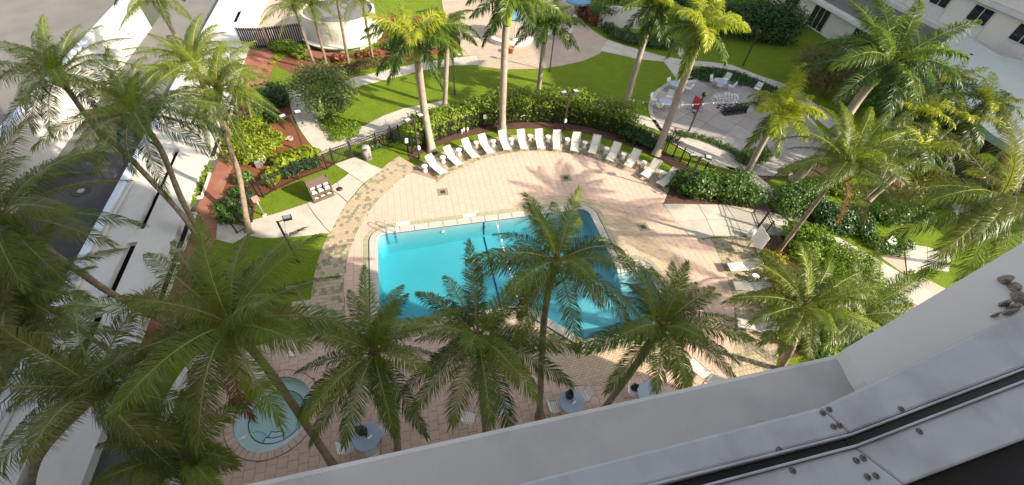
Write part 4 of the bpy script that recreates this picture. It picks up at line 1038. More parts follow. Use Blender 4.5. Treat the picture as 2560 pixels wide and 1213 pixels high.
lamp(1751, 392, 'dark post with two floodlight heads among the shrubs right of the loungers', 2, at_top=True, rz=-.4)
p = at(2105, 262); lamp(2092, 282, 'slim dark lamp post under the big right royal palm', 0, h=2.6)
# shadow-casting lamp at the right: stands behind the palm by the gate
# string lights
a, c = at(1572, 248, 3.0), at(1850, 247, 3.0)
sl_ = thing('string_lights', 'string of small white bulbs hung over the games patio', 'string lights', (a[0], a[1], 3.0))
n = 22; P = [(a + (c - a) * i / n - a) + np.array([0, 0, -.5 * math.sin(math.pi * i / n)]) for i in range(n + 1)]
b = MB(); b.tube(P, .008, 4); b.build('cable', M['white'], sl_)
for i in range(1, n, 2):
    b = MB(); b.lathe([(.02, 0), (.035, -.05), (.05, -.11), (.02, -.17)], c=P[i], n=8); b.build('bulb', M['white'], sl_)
# speakers on posts, path lights
for (px, py, h), lab in (((1021, 378.5, .95), 'white speaker on the fence post nearest the lounger row'), ((1211, 318, .95), 'white speaker on a post where the left hedge ends'), ((1622, 362, .9), 'white speaker on a post left of the pale leaning royal palm')):
    p = at(px, py); t = thing('garden_speaker', lab, 'speaker', (p[0], p[1] - .12, 0), 0, 'white speakers along the fence')
    b = MB(); b.box((0, 0, h / 2), (.06, .06, h)); b.build('post', M['black'], t); b = MB(); b.box((0, -.05, h + .12), (.24, .2, .36), bev=.05); b.build('body', M['white'], t)
for (px, py), lab in (((1155, 336), 'small white path light at the fence foot, left of its pair'), ((1160, 332), 'small white path light at the fence foot, middle one of three'), ((1169, 331), 'small white path light at the fence foot, right of its pair')):
    p = at(px, py); t = thing('path_light', lab, 'light', (p[0], p[1], 0), 0, 'small lights at the fence foot')
    b = MB(); b.lathe([(.03, 0), (.03, .22)], n=8); b.build('stem', M['white'], t); b = MB(); b.lathe([(.07, .22), (.09, .3), (.07, .42), (.02, .44)], n=10); b.build('hood', M['white'], t)

# ------------------------------------------------------------------ single things round the deck
q0, q1 = at(786.8, 510.5)[:2], at(838, 490)[:2]; u = unit(q1 - q0); Lw = np.linalg.norm(q1 - q0)
ts = thing('towel_station', 'brown towel station with white towels on slanted shelves beside the concrete walk', 'towel stand', (*((q0 + q1) / 2), .045), math.atan2(u[1], u[0]))
D, Ht, hw = .62, 1.45, Lw / 2
for x in (-hw + .02, hw - .02):
    b = MB(); b.add([(x - .02, 0, 0), (x - .02, D, 0), (x - .02, D, Ht), (x - .02, D - .25, Ht), (x - .02, 0, .62), (x + .02, 0, 0), (x + .02, D, 0), (x + .02, D, Ht), (x + .02, D - .25, Ht), (x + .02, 0, .62)], [[4, 3, 2, 1, 0], [5, 6, 7, 8, 9], [0, 1, 6, 5], [1, 2, 7, 6], [2, 3, 8, 7], [3, 4, 9, 8], [4, 0, 5, 9]])
    b.build('side_panel', M['brown'], ts)
b = MB(); b.box((0, D - .02, Ht / 2), (2 * hw - .08, .03, Ht - .01)); b.build('back_panel', M['brown'], ts)
b = MB(); b.box((0, D - .27, Ht - .16), (2 * hw - .08, .5, .03), rx=.5); b.build('top_panel', M['brown'], ts)
b = MB(); b.box((0, .015, .14), (2 * hw - .08, .03, .28)); b.box((0, .015, .565), (2 * hw - .08, .03, .13))
for i in range(4): b.box((-hw + .05 + i * (2 * hw - .1) / 3, .015, .39), (.09, .028, .25))
b.build('front_panel', M['brown'], ts)
b = MB(); b.box((0, .2, .2), (2 * hw - .09, .3, .02)); b.build('bin_floor', M['dark'], ts)
for i in range(3):
    x = -hw + .05 + (i + .5) * (2 * hw - .1) / 3; wdt = (2 * hw - .1) / 3 - .12
    b = MB(); b.box((x, .12, .25), (wdt * .9, .2, .09), bev=.03); b.build('towel', M['towel'], ts)
    for r, (yy, zz) in enumerate(((.17, .72), (.33, .98))):
        b = MB(); b.box((x, yy, zz), (wdt, .24, .12), rx=.35, bev=.04); b.build('towel', M['towel'], ts)
for i in (1, 2):
    x = -hw + .05 + i * (2 * hw - .1) / 3; b = MB(); b.box((x, .3, .82), (.03, .5, .5), rx=.5); b.build('divider', M['brown'], ts)
for zz, yy in ((.64, .15), (.9, .31)):
    b = MB(); b.box((0, yy, zz), (2 * hw - .09, .28, .02), rx=.3); b.build('shelf', M['brown'], ts)
p = at(849.5, 474.6); t = thing('sign_stand', 'thin dark sign stand with round base beside the towel station', 'sign stand', (p[0], p[1], .045))
b = MB(); b.lathe([(.2, 0), (.21, .03), (.05, .05), (.02, .07)], n=20); b.build('base', M['bronze'], t); b = MB(); b.tube([(0, 0, .05), (0, 0, 1.15)], .016, 6); b.build('pole', M['bronze'], t)
b = MB(); b.tube([(-.12, 0, 1.15), (.12, 0, 1.15), (.12, 0, 1.4), (-.12, 0, 1.4)], .012, 5, closed=True); b.build('sign_frame', M['bronze'], t)
p = at(920, 397); t = thing('litter_bin', 'grey stone litter bin with dark chevrons beside the black fence', 'bin', (p[0], p[1], 0))
b = MB(); b.lathe([(.27, 0), (.31, .05), (.33, .4), (.33, .82), (.3, .86)], n=24); b.build('body', M['stone'], t)
b = MB(); b.lathe([(.34, .86), (.35, .92), (.28, 1.06), (.15, 1.13), (.01, 1.15)], n=24); b.build('lid', M['stone'], t)
b = MB(); b.box((.0, -.27, 1.0), (.22, .14, .1), rx=.5); b.build('opening', M['dark'], t)
for k in range(6):
    a = k * math.pi / 3
    for s in (-1, 1):
        for sc_ in (1, .55):
            b = MB(); b.tube([(.338 * math.cos(a + s * .4 * sc_), .338 * math.sin(a + s * .4 * sc_), .18), (.338 * math.cos(a), .338 * math.sin(a), .18 + .5 * sc_)], .014, 4); b.build('chevron', M['bronze'], t)
p = at(661.6, 539); t = thing('call_box', 'faded red box on a grey post at the fence corner', 'post box', (p[0], p[1], 0))
b = MB(); b.tube([(0, 0, 0), (-.02, .02, 1.25)], .045, 8); b.build('post', M['galv'], t); b = MB(); b.box((-.02, 0, 1.42), (.36, .14, .42), bev=.03, rz=.5); b.build('box', M['pinkred'], t)
b = MB(); b.box((0, 0, .03), (.2, .2, .06)); b.build('foot', M['white'], t)
p = at(592, 514); t = thing('slatted_box', 'white slatted ground box among the green plants left of the fence', 'box', (p[0], p[1], 0), .15)
b = MB(); b.box((0, 0, .12), (.95, .75, .2)); b.build('case', M['white'], t)
for i in range(7): b = MB(); b.box((-.4 + i * .133, 0, .25), (.07, .74, .03)); b.build('slat', M['white'], t)
for k, (px, py, sx) in enumerate(((648, 418, .35), (660, 410, .3))):
    p = at(px, py); t = thing('utility_box', ('grey utility box in the mulch, left one of the pair', 'grey utility box in the mulch, right one of the pair')[k], 'utility box', (p[0], p[1], 0), .4, 'utility boxes in the mulch bed')
    b = MB(); b.box((0, 0, .25), (sx, .22, .5), bev=.03); b.build('case', M['galv'], t); b = MB(); b.tube([(sx / 2 + .05, 0, 0), (sx / 2 + .05, 0, .7)], .03, 6); b.build('pipe', M['frame'], t)
p = at(726, 350); t = thing('well_light', 'round grey well light in the red mulch bed', 'light', (p[0], p[1], 0)); b = MB(); b.lathe([(.22, 0), (.24, .2), (.2, .24), (.17, .12)], n=18); b.build('rim', M['stone'], t)
p = at(770, 775); t = thing('pool_shower', 'grey outdoor shower post on a small paved square by the lawn', 'shower', (p[0], p[1], .03)); b = MB(); b.tube(smooth_loop([(0, 0, 0), (0, 0, 1.9), (-.1, .05, 2.1), (-.35, .1, 2.05)], 4, False), .035, 8); b.build('pipe', M['galv'], t)
b = MB(); b.lathe([(.14, 0), (.14, .08), (.07, .14)], n=14); b.build('foot', M['galv'], t); b = MB(); b.lathe([(.1, 0), (.04, .06)], c=(-.37, .1, 1.98), n=12); b.build('shower_head', M['steel'], t)
b = MB()
for i in range(5):
    for j in range(5): b.prism([(-.85 + i * .23, -.5 + j * .23), (-.63 + i * .23, -.5 + j * .23), (-.63 + i * .23, -.28 + j * .23), (-.85 + i * .23, -.28 + j * .23)], -.02, .004, inset=.004)
b.build('pad_pavers', M['cream'], t)
# notice board
s0, s1 = at(1876.5, 600, .65)[:2], at(1896, 633.5, .65)[:2]; u = unit(s1 - s0); Lw = np.linalg.norm(s1 - s0)
nb = thing('notice_board', 'large white notice board with small dark text beside the right gate', 'sign', (*((s0 + s1) / 2), 0), math.atan2(u[1], u[0]))
b = MB(); b.box((0, 0, 1.35), (Lw, .04, 1.4), bev=.01); b.build('panel', M['white'], nb)
for s in (-1, 1): b = MB(); b.box((s * (Lw / 2 - .1), .05, 1.0), (.06, .06, 2.0)); b.build('post', M['galv'], nb)
for s in (-1, 1):
    b = MB(); b.box((0, s * .022, 1.95), (Lw * .62, .004, .06))
    for i in range(13): b.box((-Lw * .03 * (i % 3), s * .022, 1.82 - i * .075), (Lw * (.72 - .06 * (i % 3)), .004, .018))
    b.box((-.3 * Lw, s * .022, .76), (Lw * .14, .004, .06)); b.box((.15 * Lw, s * .022, .76), (Lw * .42, .004, .035)); b.build('print', M['frame'], nb)
p = at(1862, 588); t = thing('bollard', 'short white cylinder standing by the notice board', 'bollard', (p[0] + .2, p[1] - .2, 0)); b = MB(); b.lathe([(.2, 0), (.2, .55), (.16, .62), (.02, .64)], n=18); b.build('body', M['white'], t)
b = MB(); b.lathe([(.205, .4), (.205, .46)], n=18); b.build('band', M['frame'], t)
p = at(2232, 603, .42); t = thing('plaque', 'small white slanted plaque above the flower bed on the right', 'plaque', (p[0], p[1], 0), .4); b = MB(); b.box((0, 0, .42), (.8, .5, .03), rx=.3); b.build('plate', M['white'], t); b = MB(); b.box((0, .03, .2), (.06, .06, .4)); b.build('post', M['galv'], t)

# red connect frame
f0, f1 = at(1728, 274)[:2], at(1743, 284)[:2]; u = unit(f1 - f0)
cf = thing('grid_game', 'large red grid game standing on the games patio', 'game', (*((f0 + f1) / 2), .04), math.atan2(u[1], u[0])); Wd = .92
for i in range(8): b = MB(); b.box((-Wd / 2 + i * Wd / 7, 0, .75), (.05, .09, 1.0)); b.build('bar', M['red'], cf)
for i in range(7): b = MB(); b.box((0, 0, .25 + i * 1.0 / 6), (Wd + .04, .085, .07)); b.build('bar', M['red'], cf)
for s in (-1, 1): b = MB(); b.tube([(s * (Wd / 2 + .06), -.4, 0), (s * (Wd / 2 + .06), 0, 1.0), (s * (Wd / 2 + .06), .4, 0)], .03, 6); b.build('foot', M['tabletop'], cf)
for k, (px, py) in enumerate(((1733, 272), (1734, 281), (1738, 287))):
    p = at(px, py, .06); b = MB(); b.lathe([(.12, 0), (.13, .015), (.12, .03)], n=16); o = b.build('game_disc', M['black']); o.location = (p[0], p[1], .045); tag(o, ('black game disc nearest the red game frame', 'middle one of three black game discs by the red frame', 'black game disc farthest from the red game frame')[k], 'game disc', 'black game discs')
# giant chess
cc = [at(x, y, .05)[:2] for x, y in ((1777, 254), (1836, 250), (1867, 283), (1811, 290))]
cb = thing('chess_board', 'giant black and white chess board let into the games patio', 'chess board', (*cc[0], .042))
def bil(s, t): return (cc[0] * (1 - s) * (1 - t) + cc[1] * s * (1 - t) + cc[2] * s * t + cc[3] * (1 - s) * t)
for i in range(8):
    for j in range(8):
        q = [bil((i + a) / 8, (j + b2) / 8) - cc[0] for a, b2 in ((.02, .02), (.98, .02), (.98, .98), (.02, .98))]
        MB().prism(q, 0, .012, inset=.004).build('square', M['black'] if (i + j) % 2 else M['pale_stone'], cb)
PROF = {'pawn': [(.17, 0), (.17, .06), (.1, .12), (.065, .3), (.1, .34), (.07, .38), (.11, .46), (.09, .54), (.01, .58)],
        'king': [(.19, 0), (.19, .07), (.12, .14), (.075, .5), (.13, .55), (.09, .6), (.13, .8), (.1, .84), (.03, .88), (.03, 1.0), (.01, 1.01)],
        'bishop': [(.18, 0), (.18, .07), (.1, .13), (.065, .42), (.11, .47), (.08, .5), (.11, .62), (.06, .74), (.02, .8)],
        'rook': [(.19, 0), (.19, .08), (.12, .14), (.1, .42), (.15, .47), (.15, .6), (.1, .6), (.1, .55)]}
order = ['rook', 'bishop', 'bishop', 'king', 'king', 'bishop', 'bishop', 'rook']; protos = {}
for colr, mm, rows in (('white', M['chess_w'], (0, 1)), ('black', M['black'], (7, 6))):
    for ri, j in enumerate(rows):
        for i in range(8):
            kd = order[i] if ri == 0 else 'pawn'
            if (colr, kd) not in protos:
                bb = MB(); bb.lathe(PROF[kd], n=14); o = bb.build('chess_piece', mm); protos[(colr, kd)] = o
            else: o = protos[(colr, kd)].copy(); COL.objects.link(o)
            p = bil((i + .5) / 8, (j + .5) / 8); o.location = (p[0], p[1], .055)
            tag(o, f'{ORD[i]} {colr} {"pawn" if kd == "pawn" else "tall back row chess piece"} from the left on the giant chess board', 'chess piece', f'{colr} pieces of the giant chess')

# blue umbrellas, planter, benches, white wall by the plaza
for (px, py, rad, h), lab in (((1287, 100, 1.7, 3.4), 'big blue parasol on a white pole at the plaza'), ((1440, 42, 1.5, 2.6), 'blue parasol at the top right corner of the plaza')):
    p = at(px, py); t = thing('parasol', lab, 'parasol', (p[0], p[1], .03), 0, 'blue parasols at the plaza'); b = MB(); b.lathe([(.35, 0), (.35, .08), (.08, .12)], n=16); b.build('base', M['white'], t); b = MB(); b.tube([(0, 0, .1), (0, 0, h)], .06, 8); b.build('pole', M['white'], t)
    b = MB()
    for k in range(8):
        a, c = k * math.pi / 4, (k + 1) * math.pi / 4
        b.add([(0, 0, h), (rad * math.cos(a), rad * math.sin(a), h - .75), (rad * math.cos((a + c) / 2) * .96, rad * math.sin((a + c) / 2) * .96, h - .78), (rad * math.cos(c), rad * math.sin(c), h - .75)], [[0, 1, 2], [0, 2, 3]])
        b.add([(rad * math.cos(a), rad * math.sin(a), h - .75), (rad * math.cos(c), rad * math.sin(c), h - .75), (rad * math.cos(c), rad * math.sin(c), h - .95), (rad * math.cos(a), rad * math.sin(a), h - .95)], [[0, 1, 2, 3]])
    b.build('canopy', M['blue'], t)
p = at(1276, 133); fp = thing('flower_pot', 'orange clay pot with a green plant at the plaza', 'flower pot', (p[0], p[1], .03)); b = MB(); b.lathe([(.22, 0), (.34, .5), (.38, .52), (.38, .6), (.32, .6), (.3, .5)], n=18); b.build('pot', M['terracotta'], fp)
c = at(1275, 92)[:2]; t = thing('curved_bench', 'low curved white bench wall at the plaza', 'bench', (c[0], c[1], .02)); b = MB(); o1 = circle((0, 0), 2.6, 14, R(200), R(330)); o2 = circle((0, 0), 2.1, 14, R(200), R(330))[::-1]; b.prism(o1 + o2, 0, .45, inset=.02); b.build('seat', M['stucco2'], t)
c = put_table(1397, 80, 'grey round table at the back of the plaza', 'tables on the plaza')
for q, s in (((1372, 84), 'left'), ((1420, 82), 'right')): put_chair(*q, c, f'white chair on the {s} side of the plaza table', 'chairs on the plaza')
put_chair(1172, 88, at(1200, 80), 'white chair at the left edge of the plaza under the palms', 'chairs on the plaza')
w0, w1 = at(1493, 66)[:2], at(1600, 72)[:2]; u = unit(w1 - w0); t = thing('garden_wall', 'white garden wall panel at the top of the picture', 'wall', (*((w0 + w1) / 2), 0), math.atan2(u[1], u[0])); b = MB(); b.box((0, 0, 1.1), (np.linalg.norm(w1 - w0), .25, 2.2)); b.build('wall', M['stucco'], t)

# ------------------------------------------------------------------ vegetation
def frond_np(P0, P1, P2, n, Lmax, wid, style, rg):
    """feather leaf along a quadratic curve; returns verts, quads, tris and material ids"""
    t = np.linspace(.13, .995, n); T0 = lambda s: 2 * (1 - s)[:, None] * (P1 - P0) + 2 * s[:, None] * (P2 - P1)
    pos = lambda s: ((1 - s) ** 2)[:, None] * P0 + (2 * s * (1 - s))[:, None] * P1 + (s ** 2)[:, None] * P2
    p = pos(t); T = unit(T0(t)); hz = P2 - P0; hz = np.array([hz[0], hz[1], 0]); hz = unit(hz) if np.linalg.norm(hz) > .05 else np.array([1.0, 0, 0])
    S0 = unit(np.cross(hz, [0, 0, 1.0])); tw = rg.uniform(-.35, .35)
    S = unit(S0[None] - T * (T @ S0)[:, None]); N = np.cross(S, T); N *= np.sign((N @ np.array([0, 0, 1.0])).mean() + 1e-6)
    S, N = S * math.cos(tw) + N * math.sin(tw), N * math.cos(tw) - S * math.sin(tw)
    V, F4, F3 = [], [], []
    for sd in (-1, 1):
        k = n; a = np.radians(np.interp(t, [0, .3, .8, 1], [75, 62, 42, 14])) * rg.uniform(.92, 1.08, k)
        a = a * (1 + .1 * np.sin(t * 40 + rg.uniform(0, 6)) * rg.uniform(.3, 1.2)) + rg.normal(0, .07, k)
        if style == 'royal': lift = rg.uniform(-.6, .7, k); dr = 1.0
        elif style == 'stiff': lift = rg.uniform(.25, .6, k); dr = .3
        else: lift = np.interp(t, [0, 1], [.3, .1]) + rg.uniform(-.16, .16, k); dr = np.interp(t, [0, .5, 1], [1.9, 1.7, .9])
        d1 = unit(np.cos(a)[:, None] * T + np.sin(a)[:, None] * sd * S + (lift * np.sin(a))[:, None] * N)
        ln = Lmax * np.interp(t, [.1, .25, .45, .8, 1], [.55, .9, 1.0, .78, .4]) * rg.uniform(.72, 1.12, k)
        g = np.array([0, 0, -1.0]); d2 = unit(d1 + g * np.reshape(dr, (-1, 1)) * rg.uniform(.7, 1.3, (k, 1)) + rg.normal(0, .1, (k, 3)))
        d0 = unit(d1 + np.array([0, 0, -.12]))
        W = unit(T - d1 * (T * d1).sum(1)[:, None] + .25 * rg.normal(0, 1, (k, 1)) * N) * (wid * rg.uniform(.8, 1.15, (k, 1)))
        b = p; m = b + d0 * (ln * .5)[:, None]; e = m + d2 * (ln * .5)[:, None]
        vs = np.stack([b - W * .25, b + W * .25, m + W * .5, m - W * .5, e], 1).reshape(-1, 3)
        o = sum(len(x) for x in V); i = np.arange(k) * 5 + o
        V.append(vs); F4.append(np.stack([i, i + 1, i + 2, i + 3], 1)); F3.append(np.stack([i + 3, i + 2, i + 4], 1))
    s = np.linspace(0, 1, 9); c = pos(s); Tt = unit(T0(s)); up = unit(np.cross(np.cross(Tt, [0, 0, 1.0] if abs(Tt[0][2]) < .95 else [1.0, 0, 0]), Tt)); sd = np.cross(Tt, up)
    r = np.interp(s, [0, .12, 1], [.06, .032, .005])[:, None] * (1.15 if style == 'royal' else 1)
    ringv = np.stack([c + up * r, c + sd * r, c - up * r * .6, c - sd * r], 1).reshape(-1, 3); o = sum(len(x) for x in V); V.append(ringv)
    rf = [[o + i * 4 + j, o + i * 4 + (j + 1) % 4, o + i * 4 + 4 + (j + 1) % 4, o + i * 4 + 4 + j] for i in range(8) for j in range(4)]
    F4l = np.concatenate(F4); F4a = np.concatenate([F4l, np.array(rf)]); m4 = np.concatenate([np.zeros(len(F4l), int), np.ones(len(rf), int)])
    return np.concatenate(V), F4a, np.concatenate(F3), m4

def solve_tip(px, py, crown, L):
    d = unit(ray(px, py)); o = np.array([0, 0, CAMZ]) - crown; r = .86 * L
    B = o @ d; Cq = o @ o - r * r; disc = B * B - Cq
    if disc <= 0: return crown + unit(o + d * (-B)) * r * 1.02
    best = None
    for s in (-1, 1):
        q = np.array([0, 0, CAMZ]) + d * (-B + s * math.sqrt(disc)); e = (q[2] - crown[2]) / L
        sc_ = abs(e + .12) + (3 if e > .62 else 0)
        if best is None or sc_ < best[0]: best = (sc_, q)
    return best[1]

def palm(name, label, kind, crown, zc, base, via=(), tips=(), n=18, L=4.0, seed=1, mats=('co_y', 'co_m', 'co_d'), group='coconut palms', rt=.15, dry=0, pairs=116, leaf=.2, spread=1.0, base_xy=None, nut=False):
    rg = np.random.default_rng(seed); B = np.array([*(base_xy if base_xy is not None else at(*base)[:2]), 0.0]); C = at(*crown, zc)
    root = thing(name, label, 'palm tree', tuple(B), 0, group)
    royal = kind == 'royal'
    P = [B] + [at(x, y, f * zc) for x, y, f in sorted(via, key=lambda v: v[2])] + [C]
    if not via:
        mid = (B + C) / 2 + np.array([0, 0, .12 * np.linalg.norm((C - B)[:2])]) if not royal else (B + C) / 2
        P = [B, mid, C]
    Q = smooth_loop(P, 8, False); kq = len(Q)
    prof = np.linspace(0, 1, kq)
    if royal: rr = rt * np.interp(prof, [0, .04, .12, .5, .85, 1], [1.6, 1.25, 1.0, .95, .8, .72])
    else: rr = rt * np.interp(prof, [0, .04, .1, 1], [1.7, 1.25, 1.0, .72]) * (1 + .04 * rg.normal(0, 1, kq))
    end = kq
    if royal:
        hs = 1.35 * L / 3.4; cum = np.linalg.norm(np.array(Q) - C, axis=1); end = max(3, int(np.argmin(np.abs(cum - hs))) + 1)
    b = MB(); b.tube([q - B for q in Q[:end]], list(rr[:end]), 12, cap=False)
    if kind == 'coco':
        for i in range(2, end - 1):                    # leaf scar rings
            q = Q[i] - B; tdir = unit(Q[i + 1] - Q[i - 1]); b.tube([q - tdir * .03, q, q + tdir * .03], [rr[i] * 1.0, rr[i] * 1.09, rr[i] * 1.0], 12, cap=False)
    b.build('trunk', M['trunk_r'] if royal else M['trunk_c'], root)
    if royal:
        s0 = Q[end - 1] - B; s1 = C - B; r0 = rr[end - 1]; b = MB()
        b.tube([s0 + (s1 - s0) * f for f in (0, .06, .3, .7, 1.0)], [r0 * 1.0, r0 * 1.25, r0 * 1.2, r0 * .95, r0 * .55], 12); b.build('crownshaft', M['shaft'], root)
    else:
        b = MB(); tdir = unit(Q[-1] - Q[-2]); c0 = C - B
        b.tube([c0 - tdir * .55, c0 - tdir * .25, c0 + tdir * .05, c0 + tdir * .35], [rr[-1] * .95, rr[-1] * 1.7, rr[-1] * 1.9, rr[-1] * .7], 10); b.build('leaf_bases', M['fibre'], root)
    if nut:
        for k in range(6):
            a = k * 1.05; bm = MB(); bm.lathe([(.01, -.15), (.1, -.1), (.13, 0), (.09, .11), (.01, .16)], c=tuple(C - B + np.array([.3 * math.cos(a), .3 * math.sin(a), -.4])), n=10); bm.build('coconut', M['dry'], root)
    fl = []
    for px, py in tips:
        tip = solve_tip(px, py, C, L); e = tip - C; Lr = np.linalg.norm(e); el = e[2] / Lr
        arch = .26 if el < .25 else .16
        P1 = (C + tip) / 2 + np.array([0, 0, arch * Lr]) - np.array([e[0], e[1], 0]) * .06; fl.append((C, P1, tip, el))
    a0 = rg.uniform(0, 6.28); m = max(0, n - len(tips)) + (6 if tips and kind == 'coco' else 1)
    for k in range(m):
        f = (k + .5) / m; az = a0 + k * 2.39996 + rg.uniform(-.25, .25)
        e0 = (78 - ((88 if royal else 100) if not tips else 58) * f ** .8 * spread) + rg.uniform(-7, 7); LL = L * (.62 + .38 * min(1, f * 2.2)) * rg.uniform(.92, 1.06)
        bend = (62 + 30 * f) if royal else (38 + 35 * f); dv = lambda e: np.array([math.cos(R(e)) * math.cos(az), math.cos(R(e)) * math.sin(az), math.sin(R(e))])
        P1 = C + dv(e0) * LL * .48; fl.append((C, P1, P1 + dv(e0 - bend) * LL * .52, math.sin(R(e0 - bend * .5))))
    for k in range(dry):                               # dead fronds hanging against the trunk
        az = a0 + 1.3 + 2.4 * k; dv = lambda e: np.array([math.cos(R(e)) * math.cos(az), math.cos(R(e)) * math.sin(az), math.sin(R(e))])
        P1 = C + dv(-18) * L * .36; fl.append((C - np.array([0, 0, .15]), P1, P1 + dv(-78) * L * .42, -.9))
    for k, (p0, p1, p2, el) in enumerate(fl):
        st = 'royal' if royal else ('stiff' if kind == 'stiff' else 'coco')
        V, F4, F3, m4 = frond_np(p0 - B, p1 - B, p2 - B, pairs, leaf * L, .054 if royal else .024, st, rg)
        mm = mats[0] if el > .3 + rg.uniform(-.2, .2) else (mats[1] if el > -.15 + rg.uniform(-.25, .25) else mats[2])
        rb = 'rachis'
        if k >= len(fl) - dry: mm, rb = 'dry', 'rachis_b'
        elif not royal and rg.uniform() < .1: mm = 'co_o'
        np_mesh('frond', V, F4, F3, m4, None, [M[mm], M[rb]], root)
    return root

CO = 'coconut palms'; G3 = ('co_y', 'co_m', 'co_d'); OL = ('co_o', 'co_m', 'co_d')
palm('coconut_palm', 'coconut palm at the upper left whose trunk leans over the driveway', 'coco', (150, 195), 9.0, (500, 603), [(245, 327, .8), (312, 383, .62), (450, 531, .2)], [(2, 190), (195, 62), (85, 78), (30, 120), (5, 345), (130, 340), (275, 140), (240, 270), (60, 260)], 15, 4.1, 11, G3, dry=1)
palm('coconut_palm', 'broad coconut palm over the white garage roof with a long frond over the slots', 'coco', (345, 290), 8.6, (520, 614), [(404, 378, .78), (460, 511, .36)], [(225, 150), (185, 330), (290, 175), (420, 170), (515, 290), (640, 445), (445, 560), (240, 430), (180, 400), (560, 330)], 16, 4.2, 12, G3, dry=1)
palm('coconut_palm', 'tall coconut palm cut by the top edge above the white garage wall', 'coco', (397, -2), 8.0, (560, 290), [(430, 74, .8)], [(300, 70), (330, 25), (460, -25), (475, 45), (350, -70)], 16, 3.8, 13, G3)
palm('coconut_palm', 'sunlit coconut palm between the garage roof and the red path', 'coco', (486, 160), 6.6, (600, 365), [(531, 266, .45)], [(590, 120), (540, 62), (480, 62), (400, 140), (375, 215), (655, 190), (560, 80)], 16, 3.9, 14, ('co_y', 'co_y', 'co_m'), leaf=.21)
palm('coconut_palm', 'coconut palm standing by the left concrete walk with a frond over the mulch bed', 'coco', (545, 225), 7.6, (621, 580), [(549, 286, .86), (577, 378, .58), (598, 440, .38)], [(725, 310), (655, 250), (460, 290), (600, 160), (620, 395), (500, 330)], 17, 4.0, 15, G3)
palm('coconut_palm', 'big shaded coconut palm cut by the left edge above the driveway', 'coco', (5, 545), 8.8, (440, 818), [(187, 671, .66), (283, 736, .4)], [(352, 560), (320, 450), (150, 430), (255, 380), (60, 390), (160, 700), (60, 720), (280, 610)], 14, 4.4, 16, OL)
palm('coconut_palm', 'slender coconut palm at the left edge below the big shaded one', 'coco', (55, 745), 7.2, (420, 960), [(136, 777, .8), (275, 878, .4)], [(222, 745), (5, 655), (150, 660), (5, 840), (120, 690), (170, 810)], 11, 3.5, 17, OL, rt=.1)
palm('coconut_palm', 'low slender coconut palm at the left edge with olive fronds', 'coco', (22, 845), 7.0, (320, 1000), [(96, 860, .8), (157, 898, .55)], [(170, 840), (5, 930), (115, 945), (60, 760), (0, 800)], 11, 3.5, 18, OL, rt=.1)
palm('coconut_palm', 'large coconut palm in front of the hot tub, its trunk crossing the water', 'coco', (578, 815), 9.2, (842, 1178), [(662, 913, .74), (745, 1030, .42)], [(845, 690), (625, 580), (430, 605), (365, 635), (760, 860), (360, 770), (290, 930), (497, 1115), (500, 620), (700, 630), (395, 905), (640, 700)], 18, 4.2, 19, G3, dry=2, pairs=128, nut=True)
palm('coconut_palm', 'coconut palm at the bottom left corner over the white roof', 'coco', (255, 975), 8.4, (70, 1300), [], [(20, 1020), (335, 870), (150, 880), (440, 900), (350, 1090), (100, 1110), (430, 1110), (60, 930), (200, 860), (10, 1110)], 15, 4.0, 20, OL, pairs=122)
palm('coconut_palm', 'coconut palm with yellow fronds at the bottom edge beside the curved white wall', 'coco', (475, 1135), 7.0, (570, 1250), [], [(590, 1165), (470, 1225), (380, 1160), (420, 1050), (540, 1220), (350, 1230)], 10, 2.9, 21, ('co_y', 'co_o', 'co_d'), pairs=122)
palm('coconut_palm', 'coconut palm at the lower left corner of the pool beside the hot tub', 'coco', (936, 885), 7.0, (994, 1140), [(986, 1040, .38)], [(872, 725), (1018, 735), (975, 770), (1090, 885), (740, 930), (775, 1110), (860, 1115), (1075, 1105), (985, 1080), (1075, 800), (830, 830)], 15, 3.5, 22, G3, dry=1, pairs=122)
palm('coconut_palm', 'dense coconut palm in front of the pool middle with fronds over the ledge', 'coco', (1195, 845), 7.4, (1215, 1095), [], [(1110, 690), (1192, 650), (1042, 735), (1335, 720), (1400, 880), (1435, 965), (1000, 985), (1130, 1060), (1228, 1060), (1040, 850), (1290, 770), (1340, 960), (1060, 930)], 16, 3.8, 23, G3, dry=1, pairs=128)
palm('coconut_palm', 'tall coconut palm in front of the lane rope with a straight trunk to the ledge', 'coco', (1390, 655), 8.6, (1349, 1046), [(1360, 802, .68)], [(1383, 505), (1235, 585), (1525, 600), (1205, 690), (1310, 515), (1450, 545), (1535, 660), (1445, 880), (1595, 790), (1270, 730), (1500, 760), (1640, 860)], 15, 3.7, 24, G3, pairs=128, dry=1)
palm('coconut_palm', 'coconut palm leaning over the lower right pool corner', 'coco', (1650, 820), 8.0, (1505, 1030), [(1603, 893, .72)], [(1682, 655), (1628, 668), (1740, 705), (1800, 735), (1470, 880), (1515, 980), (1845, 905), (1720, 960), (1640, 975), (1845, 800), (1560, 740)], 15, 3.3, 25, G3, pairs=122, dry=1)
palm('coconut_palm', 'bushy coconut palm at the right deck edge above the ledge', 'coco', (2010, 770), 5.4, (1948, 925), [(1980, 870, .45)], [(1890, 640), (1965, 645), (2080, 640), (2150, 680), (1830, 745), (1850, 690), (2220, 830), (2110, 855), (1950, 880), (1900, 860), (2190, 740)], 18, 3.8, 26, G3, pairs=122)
palm('coconut_palm', 'low dark palm between the bushy palm and the pilaster', 'coco', (2140, 790), 3.2, (2120, 860), [], [(2405, 636), (2250, 800), (2060, 870), (2180, 870), (2300, 700)], 13, 4.6, 27, ('co_m', 'co_d', 'co_d'), pairs=122)
